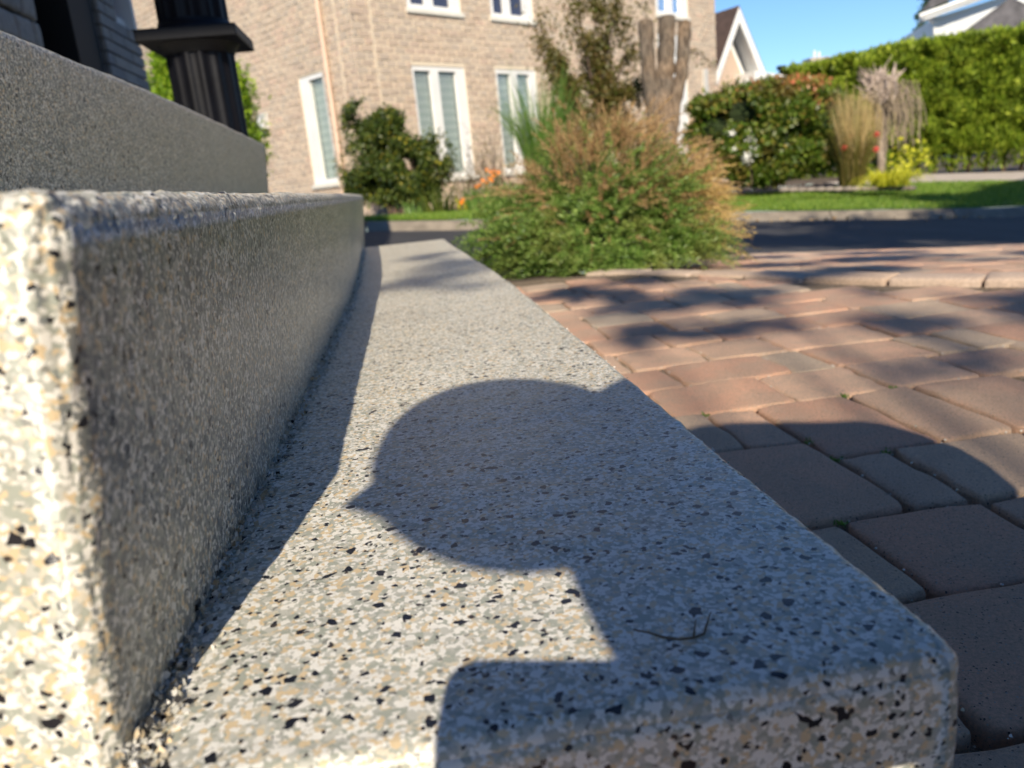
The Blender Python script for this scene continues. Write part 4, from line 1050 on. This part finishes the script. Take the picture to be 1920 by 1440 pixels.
# big rounded bush with reddening top
BB = at(1430, 350, 13.2)
bb = empty('rounded_bush', tuple(BB), 'big rounded dark green bush with reddish top leaves left of the straw grass', 'bush')
q = lambda px, py, D=13.2: at(px, py, D)
Bl = [(q(1400, 215), (.75, .7, .50)), (q(1480, 215), (.75, .7, .48)), (q(1340, 240), (.48, .5, .45)), (q(1540, 240), (.42, .5, .52)), (q(1450, 270), (.85, .7, .48)), (q(1370, 290), (.55, .5, .35)), (q(1520, 290), (.45, .5, .35)), (q(1320, 215), (.3, .4, .28)), (q(1560, 205), (.28, .4, .26)), (q(1440, 180), (.5, .5, .26)), (q(1430, 320), (.6, .5, .25))]
P = blob_points(Bl, 62000, .55, .30, 2.2, seed=14); V, Fc = leafset(P, .085, .5, .1); raw('foliage', V, Fc, M['burn'], bb)['kind'] = 'stuff'
P = blob_points([(q(1480, 165), (.62, .5, .17)), (q(1545, 195), (.28, .4, .14)), (q(1400, 172), (.4, .4, .13))], 1500, .8, .5, 3, seed=15); V, Fc = leafset(P, .08, .5, .3); raw('red_leaves', V, Fc, M['burntip'], bb)['kind'] = 'stuff'
ico = bpy.data.meshes.new('shade_core'); bmx = bmesh.new()
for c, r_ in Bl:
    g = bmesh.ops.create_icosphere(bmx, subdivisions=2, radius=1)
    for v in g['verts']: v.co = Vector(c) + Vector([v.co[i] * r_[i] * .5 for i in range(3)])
bmx.to_mesh(ico); link('shade_core', ico, M['core'], bb)  # dark hulls put in as the shade within the bush
# white blooms low in the bush
wf_ = empty('white_hydrangea', tuple(at(1405, 330, 12.6)), 'white flower heads at the lower left of the rounded bush', 'flowers')
for c, s in (((1405, 262), .12), ((1408, 290), .14), ((1400, 298), .10), ((1378, 280), .07), ((1372, 250), .06), ((1412, 275), .07)):
    c = at(*c, 12.75); P = c + np.random.default_rng(int(s * 1e3) + int(c[0] * 10)).normal(size=(70, 3)) * s * .36
    V, Fc = leafset(P, .045, .9); raw('flower_head', V, Fc, M['whitepetal'], wf_)['kind'] = 'stuff'
m = MB(); m.tube([at(1405, 290, 12.8), at(1410, 345, 12.8)], .012, 5); m.build('stalk', M['stem'], wf_)

# straw coloured reed grass
RG = at(1597, 348, 12.6)
rg_ = empty('reed_grass', tuple(RG), 'tall straw coloured feather reed grass clump right of the rounded bush', 'grass clump')
V, Fc = blades(RG, 520, .20, 1.0, .014, .28, 71, .5, 5); raw('blades', V, Fc, M['sapling'], rg_)['kind'] = 'stuff'
V, Fc = blades(RG + [-.02, 0, .1], 330, .16, 1.42, .016, .20, 72, .2, 5); raw('seed_stalks', V, Fc, M['reed'], rg_)['kind'] = 'stuff'
rr5 = np.random.default_rng(73); P = []; Dn = []
for i in range(110):
    px = rr5.choice([rr5.normal(1597, 14), rr5.normal(1632, 12)]); tp = at(px, 178 + rr5.uniform(-10, 45) + abs(px - 1610) * .5, 12.6 + rr5.normal() * .12)
    for k in range(26): P.append(tp - np.array([.002 * rr5.normal(), 0, k * .012]) + rr5.normal(size=3) * .006); Dn.append((0, 0, 1.))
V, Fc = leafset(np.array(P), .04, .22, .8, np.array(Dn)); raw('seed_heads', V, Fc, M['reed'], rg_)['kind'] = 'stuff'
m = MB()
for i in range(110): p = np.array(P[i * 26]); m.tube([RG + [rr5.normal() * .08, rr5.normal() * .08, 0], p - [0, 0, .3]], [.003, .002], 3, False)
raw_o = m.build('stalks', M['reed'], rg_)
for (px, py) in ((1598, 254), (1644, 252), (1583, 277), (1643, 280)):
    c = at(px, py, 12.3); fl = empty('red_flower', tuple(c), {1598: 'bright red bloom on the left side of the straw grass', 1644: 'red bloom right side of the straw grass, upper', 1583: 'small dull red bloom low on the left of the straw grass', 1643: 'small pinkish red bloom just above the yellow grass'}[px], 'flower', 'red blooms in the straw grass')
    V, Fs = [], []
    for k in range(3): v_, f_ = flower_mesh('x', c + np.array([0, -.015 * k, .012 * k]), .058 - .012 * k, None, npet=8, face=(.1, -1, .3 + .4 * k)); o0 = len(V); V += v_; Fs += [tuple(q_ + o0 for q_ in f) for f in f_]
    raw('petals', V, Fs, M['red'], fl); m = MB(); m.tube([c, RG + [0, -.05, 0]], [.004, .005], 4); m.build('stalk', M['blade'], fl)

# weathered stump with hanging dry vines
DW = at(1655, 340, 13.0)
dw = empty('driftwood_stump', tuple(DW), 'weathered grey forked driftwood stump with hanging dry vines before the hedge', 'driftwood')
def woody(name, pts, rad, n=9):
    m = MB(); m.tube([at(*p) for p in pts], rad, n); o = m.build(name, M['bundle'], dw, True); return o
woody('trunk', [(1652, 345, 13.05), (1652, 260, 13.0), (1650, 205, 13.0), (1648, 175, 12.95)], [.07, .08, .12, .15])
rw = np.random.default_rng(81)
for (x0, y0, x1, y1, r0) in ((1636, 185, 1622, 142, .07), (1640, 180, 1642, 132, .09), (1648, 175, 1652, 125, .08), (1655, 180, 1668, 140, .10), (1660, 172, 1680, 118, .075), (1668, 160, 1698, 128, .05), (1644, 178, 1630, 128, .05), (1650, 150, 1660, 122, .05), (1632, 190, 1612, 150, .04), (1672, 150, 1688, 132, .04)):
    mx, my = (x0 + x1) / 2 + rw.normal() * 2, (y0 + y1) / 2; woody('fork', [(x0, y0, 12.95), (mx, my, 12.9), (x1, y1, 12.85)], [r0 * .7, r0 * .5, r0 * .15], 7)
fr_ = MB()
for i in range(170):
    x0, y0 = 1650 + rw.normal() * 12, 178 + rw.normal() * 9; an = rw.uniform(-1.0, 1.0); L_ = rw.uniform(14, 52); x1, y1 = x0 + math.sin(an) * L_ * .9, y0 - math.cos(an) * L_
    D_0 = 12.85 + rw.normal() * .08; fr_.tube([at(x0, y0, D_0), at((x0 + x1) / 2 + rw.normal() * 4, (y0 + y1) / 2, D_0 - .03), at(x1 + rw.normal() * 4, y1, D_0 - .05)], [.022, .014, .004], 5, False)
fr_ = fr_.build('frayed_wood', M['bundle'], dw, True); fr_['kind'] = 'stuff'
V = []; parts = []
for i in range(150):
    x0 = rw.uniform(1640, 1695); p = at(x0, rw.uniform(150, 200), 12.8 + rw.normal() * .1); dx = rw.uniform(-.1, .38); L = rw.uniform(.3, .95); o = []
    pv = p; vv = []; ff = []
    for k in range(7):
        t = k / 6; c = p + np.array([dx * math.sin(t * 1.6) + .04 * math.sin(t * 7 + i), -.05 * t, .10 * math.sin(t * 3) - L * t * t]); vv += [c + [-.005, 0, 0], c + [.005, 0, .002]]
    for k in range(6): ff.append((2 * k, 2 * k + 1, 2 * k + 3, 2 * k + 2))
    parts.append((np.array(vv), np.array(ff)))
V, Fc = merge(*parts); raw('hanging_vines', V, Fc, M['vine'], dw)['kind'] = 'stuff'
# yellow grass
YG = at(1668, 348, 12.0); yg = empty('yellow_grass', tuple(YG), 'low arching bright yellow grass clump at the foot of the driftwood', 'grass clump')
V, Fc = blades(YG, 520, .24, .42, .030, .95, 91, .95, 6); raw('blades', V, Fc, M['yellow'], yg)['kind'] = 'stuff'
yp = at(1705, 300, 12.6); P = yp + np.random.default_rng(4).normal(size=(160, 3)) * [.16, .15, .14]; ys_o = empty('yellow_shrub', tuple(yp - [0, 0, .4]), 'small yellow leafed shrub behind the yellow grass', 'shrub')
V, Fc = leafset(P, .09, .55); raw('foliage', V, Fc, M['yellow'], ys_o)['kind'] = 'stuff'; m = MB(); m.tube([yp - [0, 0, .55], yp], [.012, .006], 5); m.build('stem', M['stem'], ys_o)
# rock edging of the bed
rke = empty('rock_edging', tuple(at(1600, 350, 12.0)), 'line of low brown flat rocks along the lawn at the foot of the straw grass', 'edging')
r6 = random.Random(6)
for i, px in enumerate(range(1470, 1715, 17)):
    c = at(px, 356 - (px - 1470) * .012, 12.0); bmx = bmesh.new(); bmesh.ops.create_icosphere(bmx, subdivisions=2, radius=1); me = bpy.data.meshes.new('rock')
    for v in bmx.verts:
        f = 1 + .22 * noise.noise(v.co * 1.7 + Vector((i * 3, 0, 0))); v.co = Vector((v.co.x * .085 * f, v.co.y * .07 * f, max(-.6, min(.75, v.co.z)) * .05 * f)) + Vector(c)
    bmx.to_mesh(me); link('rock', me, M['rock'], rke, True)
# tree behind the white house
bt = empty('background_tree', tuple(at(1735, 140, 36)), 'distant dark green tree showing left of the white house eave', 'tree')
Q = lambda px, py, D=36: at(px, py, D)
P = blob_points([(Q(1740, 60), (.45, .5, .5)), (Q(1728, 55), (.3, .4, .3)), (Q(1745, 20), (.5, .5, .5)), (Q(1760, 0), (.5, .5, .4)), (Q(1738, 85), (.4, .5, .3)), (Q(1722, 30), (.12, .2, .15)), (Q(1706, 78), (.22, .3, .16)), (Q(1750, -20), (.8, .7, .5))], 5200, .3, .45, 2, seed=3)
V, Fc = leafset(P, .13, .6); raw('foliage', V, Fc, M['treeleaf'], bt)['kind'] = 'stuff'; m = MB(); m.tube([Q(1745, 160), Q(1742, 60), Q(1752, 0)], [.15, .1, .05], 6); m.build('trunk', M['stem'], bt)

# ------------------------------------------------------------------ shade trees on the near side, behind the viewpoint
def shade_tree(name, base, blobs, n, leaf, label, seed, gap=.4, tk=1.0):
    t = empty(name, tuple(base), label, 'tree')
    P = blob_points(blobs, n, .15, gap, 1.0, seed=seed); V, Fc = leafset(P, leaf, .8, -.2); raw('foliage', V, Fc, M['treeleaf'], t)['kind'] = 'stuff'
    m = MB(); top = np.array(blobs[0][0]); m.tube([base, (np.array(base) + top) / 2 + [.1, 0, 0], top], [.2 * tk, .15 * tk, .06 * tk], 12)
    for c, r_ in blobs[1:]: m.tube([(np.array(base) + top) / 2 + [.1, 0, 0], (np.array(c) + top) / 2 - [0, 0, .3], np.array(c)], [.1 * tk, .06 * tk * tk, .02 * tk * tk], 6)
    m.build('trunk', M['bark'], t, True)
def src(Sx, Sy, z, zg=-.45):
    """where in the air a leaf must hang, z high, for its shadow to fall at Sx, Sy"""
    h = z - zg; return np.array([Sx - .165 * h, Sy - 1.461 * h, z])
big = [(src(6.0, 6.0, 6.0, -.7), (2.0, 1.4, 1.4))]
for sx, sy, z, r_ in ((2.7, 3.3, 4.9, .65), (3.7, 3.5, 5.0, .9), (5.0, 4.2, 5.2, 1.2), (2.6, 6.3, 5.8, .9), (4.0, 6.0, 5.8, 1.3), (6.5, 6.8, 6.2, 1.8), (3.4, 8.1, 6.6, .7), (5.4, 8.2, 6.6, 1.1), (8.2, 8.0, 6.6, 1.9), (7.8, 10.0, 7.4, 1.1), (9.8, 10.4, 7.6, 1.5), (10.5, 6.5, 6, 2.2)):
    big.append((src(sx, sy, z, -.7), (r_, r_ * .75, r_ * .55)))
shade_tree('shade_tree', (4.2, -5.5, -.4), big, 52000, .13, 'full leafy shade tree standing on the near side of the driveway', 5, .36)
lt = [(src(.9, 2.0, 4.6, GZ), (.18, .16, .10))]; r8 = random.Random(12)
for sx, sy, k in ((.45, 2.35, .8), (.72, 2.45, .8), (.60, 1.95, .9), (.50, 1.62, .7), (.66, 1.55, .6), (1.02, 1.80, 1.0), (1.28, 1.45, .9), (.95, 1.42, .7), (1.15, 2.15, 1.0), (1.4, 1.8, .9), (.70, 1.22, .55), (.98, 1.20, .9), (.80, 1.08, .5), (1.15, 1.62, .8), (.84, 1.62, .7), (1.22, 1.25, .7), (.58, 2.2, .7), (1.5, 2.4, 1.3), (1.9, 2.9, 1.6), (1.45, 2.9, 1.2), (2.4, 3.5, 1.9), (1.7, 3.6, 1.5), (.06, 1.60, .55), (.11, 1.82, .6), (-.02, 1.50, .4), (.06, 2.1, .45), (.10, 1.35, .3)):
    lt.append((src(sx, sy, 4.6 + r8.uniform(-.5, .6), GZ if sx > .2 else -.17), (.15 * k, .10 * k, .07 * k)))
shade_tree('young_tree', (-.9, -5.2, -.4), lt, 2100, .075, 'slim young tree with small leafy branches behind the viewpoint', 6, .42, .16)

tb = [((5.9, -1.0, 3.2), (2.0, 2.4, 2.2)), ((5.4, 1.2, 2.2), (1.5, 1.4, 1.7)), ((6.6, -3.2, 3.6), (2.2, 2.2, 2.4)), ((4.9, -2.6, 2.2), (1.3, 1.6, 1.7))]  # out-of-view tree added to dim the sky on the risers, also shades the driveway
shade_tree('sky_block_tree', (5.9, -1.2, -.4), [(np.array(c), np.array(q_)) for c, q_ in tb], 42000, .16, 'unseen broad green tree added beside the driveway to block sky light', 8, .25)
rhs = empty('sky_block_house', (10, -6, -.4), 'unseen two storey brick house added right of the driveway to block sky light', 'house')  # out-of-view house added to cut the sky light reaching the risers
m = MB(); m.box((7.8, -15, -.8), (15, 1.0, 5.6)); m.build('wall', M['brick'], rhs)
m = MB(); m.add([(7.3, -15.5, 5.6), (15.5, -15.5, 5.6), (15.5, 1.5, 5.6), (7.3, 1.5, 5.6), (11.4, -15.5, 8.2), (11.4, 1.5, 8.2)], [(0, 3, 5, 4), (1, 4, 5, 2), (0, 4, 1), (3, 2, 5), (0, 1, 2, 3)]); m.build('roof', M['roofgrey'], rhs)
for y_ in (-12, -8.5, -5, -1.5):
    for z_ in (.6, 3.3):
        m = MB(); m.box((7.74, y_, z_), (7.8, y_ + 1.2, z_ + 1.4)); f_ = m.build('window', M['white'], rhs); m = MB(); m.box((7.72, y_ + .1, z_ + .1), (7.74, y_ + 1.1, z_ + 1.3)); m.build('pane', M['glassup'], f_)
# ------------------------------------------------------------------ the photographer crouching behind the phone
ph = MB(); rc = .0115; ring_ = []
for cx_, cy_, a0 in ((.112 - rc, .003 - rc, 0), (-.034 + rc, .003 - rc, 90), (-.034 + rc, -.085 + rc, 180), (.112 - rc, -.085 + rc, 270)):
    for k in range(7): th = math.radians(a0 + k * 15); ring_.append((cx_ + rc * math.cos(th), cy_ + rc * math.sin(th)))
nr = len(ring_); ph.add([(a, b, z) for z in (.012, .020) for a, b in ring_], [tuple(range(nr))[::-1], tuple(range(nr, 2 * nr))] + [(i, (i + 1) % nr, nr + (i + 1) % nr, nr + i) for i in range(nr)])
po = ph.build('phone', M['phone'])
for v in po.data.vertices: v.co = Vector(R @ np.array(v.co))
tag(po, 'dark phone held up on its long side by the crouching photographer', 'phone')
per = empty('person', (.25, -.7, -.35), 'person crouching behind the phone in navy shirt and jeans', 'person')
def skin(name, verts, edges, rad, mat, root=0, sub=2):
    me = bpy.data.meshes.new(name); me.from_pydata([tuple(v) for v in verts], edges, []); o = link(name, me, mat, per, True)
    md = o.modifiers.new('skin', 'SKIN'); md.use_smooth_shade = True
    for i, v in enumerate(me.skin_vertices[0].data): v.radius = (rad[i], rad[i]) if not hasattr(rad[i], '__len__') else rad[i]; v.use_root = (i == root)
    s_ = o.modifiers.new('subsurf', 'SUBSURF'); s_.levels = sub; s_.render_levels = sub; return o
J = [(.26, -.86, -.06), (.26, -.76, .14), (.24, -.60, .38), (.275, -.44, .565), (.09, -.38, .40), (.00, -.325, .345),
     (.37, -.43, .47), (.40, -.30, .22), (.20, -.14, .06), (.110, -.045, .0),
     (.03, -.37, .33), (.055, -.25, .15), (.065, -.14, .05), (.072, -.045, -.02),
     (.36, -.78, -.10), (.42, -.38, .0), (.40, -.80, -.30), (.18, -.78, -.10), (.105, -.36, .02), (.20, -.86, -.30),
     (.20, -.44, .24), (.165, -.42, .10)]
Ed = [(0, 1), (1, 2), (2, 3), (3, 4), (4, 5), (3, 6), (6, 7), (7, 8), (8, 9), (4, 10), (10, 11), (11, 12), (12, 13), (0, 14), (14, 15), (15, 16), (0, 17), (17, 18), (18, 19), (3, 20), (20, 21)]
Rd = [.16, .15, .16, .14, .085, .055, .105, .055, .038, .028, .075, .055, .045, .032, .10, .08, .045, .10, .105, .045, .12, .13]
skin('body', J, Ed, Rd, M['shirt'])
# head: egg with a nose, ears, brow; looks to the left and down
hc = np.array([-.038, -.292, .348]); bmx = bmesh.new(); bmesh.ops.create_uvsphere(bmx, u_segments=32, v_segments=24, radius=1)
fd = np.array([-.83, .40, -.42]); fd /= np.linalg.norm(fd); sdv = np.cross(fd, [0, 0, 1.]); sdv /= np.linalg.norm(sdv); uv = np.cross(sdv, fd)
for v in bmx.verts:
    x, y, z = v.co; k = 1 - .22 * max(0, -z) * (1 - max(0, y)) 
    x *= .074 * k; yy = y * .092 * (1 - .1 * max(0, -z)); zz = z * (.112 if z > 0 else .097)
    if y > .8 and -.35 < z < .15: yy += .034 * (1 - abs(z + .15) / .25) * max(0, 1 - abs(v.co.x) / .3)
    if y > .7 and .1 < z < .3 and .15 < abs(v.co.x) < .5: yy -= .006
    if abs(v.co.x) > .93 and abs(z) < .25: x *= 1.14
    v.co = Vector(hc + sdv * x + fd * yy + uv * zz)
me = bpy.data.meshes.new('head'); bmx.to_mesh(me); link('head', me, M['skin'], per, True)
bmx = bmesh.new(); bmesh.ops.create_uvsphere(bmx, u_segments=28, v_segments=20, radius=1)
for v in list(bmx.verts):
    x, y, z = v.co
    v.co = Vector(hc + sdv * x * .082 + fd * (y * .096 - .010) + uv * (z * .112 + .012)); v.tag = (y > .25 and z < .45) or z < -.5
bmesh.ops.delete(bmx, geom=[v for v in bmx.verts if v.tag], context='VERTS'); me = bpy.data.meshes.new('hair'); bmx.to_mesh(me); link('hair', me, M['hair'], per, True)
# hands: palm and five fingers round the phone's end
for sx, base, nm in ((.10, np.array([.118, -.045, -.016]), 'hand'), (.07, np.array([.072, -.045, -.030]), 'hand')):
    V = [base + [.0, -.02, 0], base + [0, .012, 0]]; E2 = [(0, 1)]; Rr = [.022, .024]
    for k in range(4):
        o = len(V); z = .020 - k * .016; V += [base + [-.002, .022, z], base + [-.004, .036, z], base + [-.026, .034, z - .002]] if sx == .10 else [base + [.004, .018, z * .8], base + [.002, .028, z * .8], base + [-.014, .036, z * .8]]
        E2 += [(1, o), (o, o + 1), (o + 1, o + 2)]; Rr += [.009, .008, .007 - .0006 * (k == 3)]
    o = len(V); V += [base + [-.014, .0, .028], base + [-.03, .006, .034], base + [-.046, .010, .030]]; E2 += [(0, o), (o, o + 1), (o + 1, o + 2)]; Rr += [.011, .009, .008]
    skin(nm, V, E2, Rr, M['skin'], 0, 1)
for f in ((.40, -.86, -.315), (.20, -.92, -.315)):
    skin('shoe', [f, (f[0], f[1] + .10, f[2] + .0), (f[0], f[1] + .19, f[2] - .008)], [(0, 1), (1, 2)], [.042, .038, .032], M['shoe'], 0, 1)
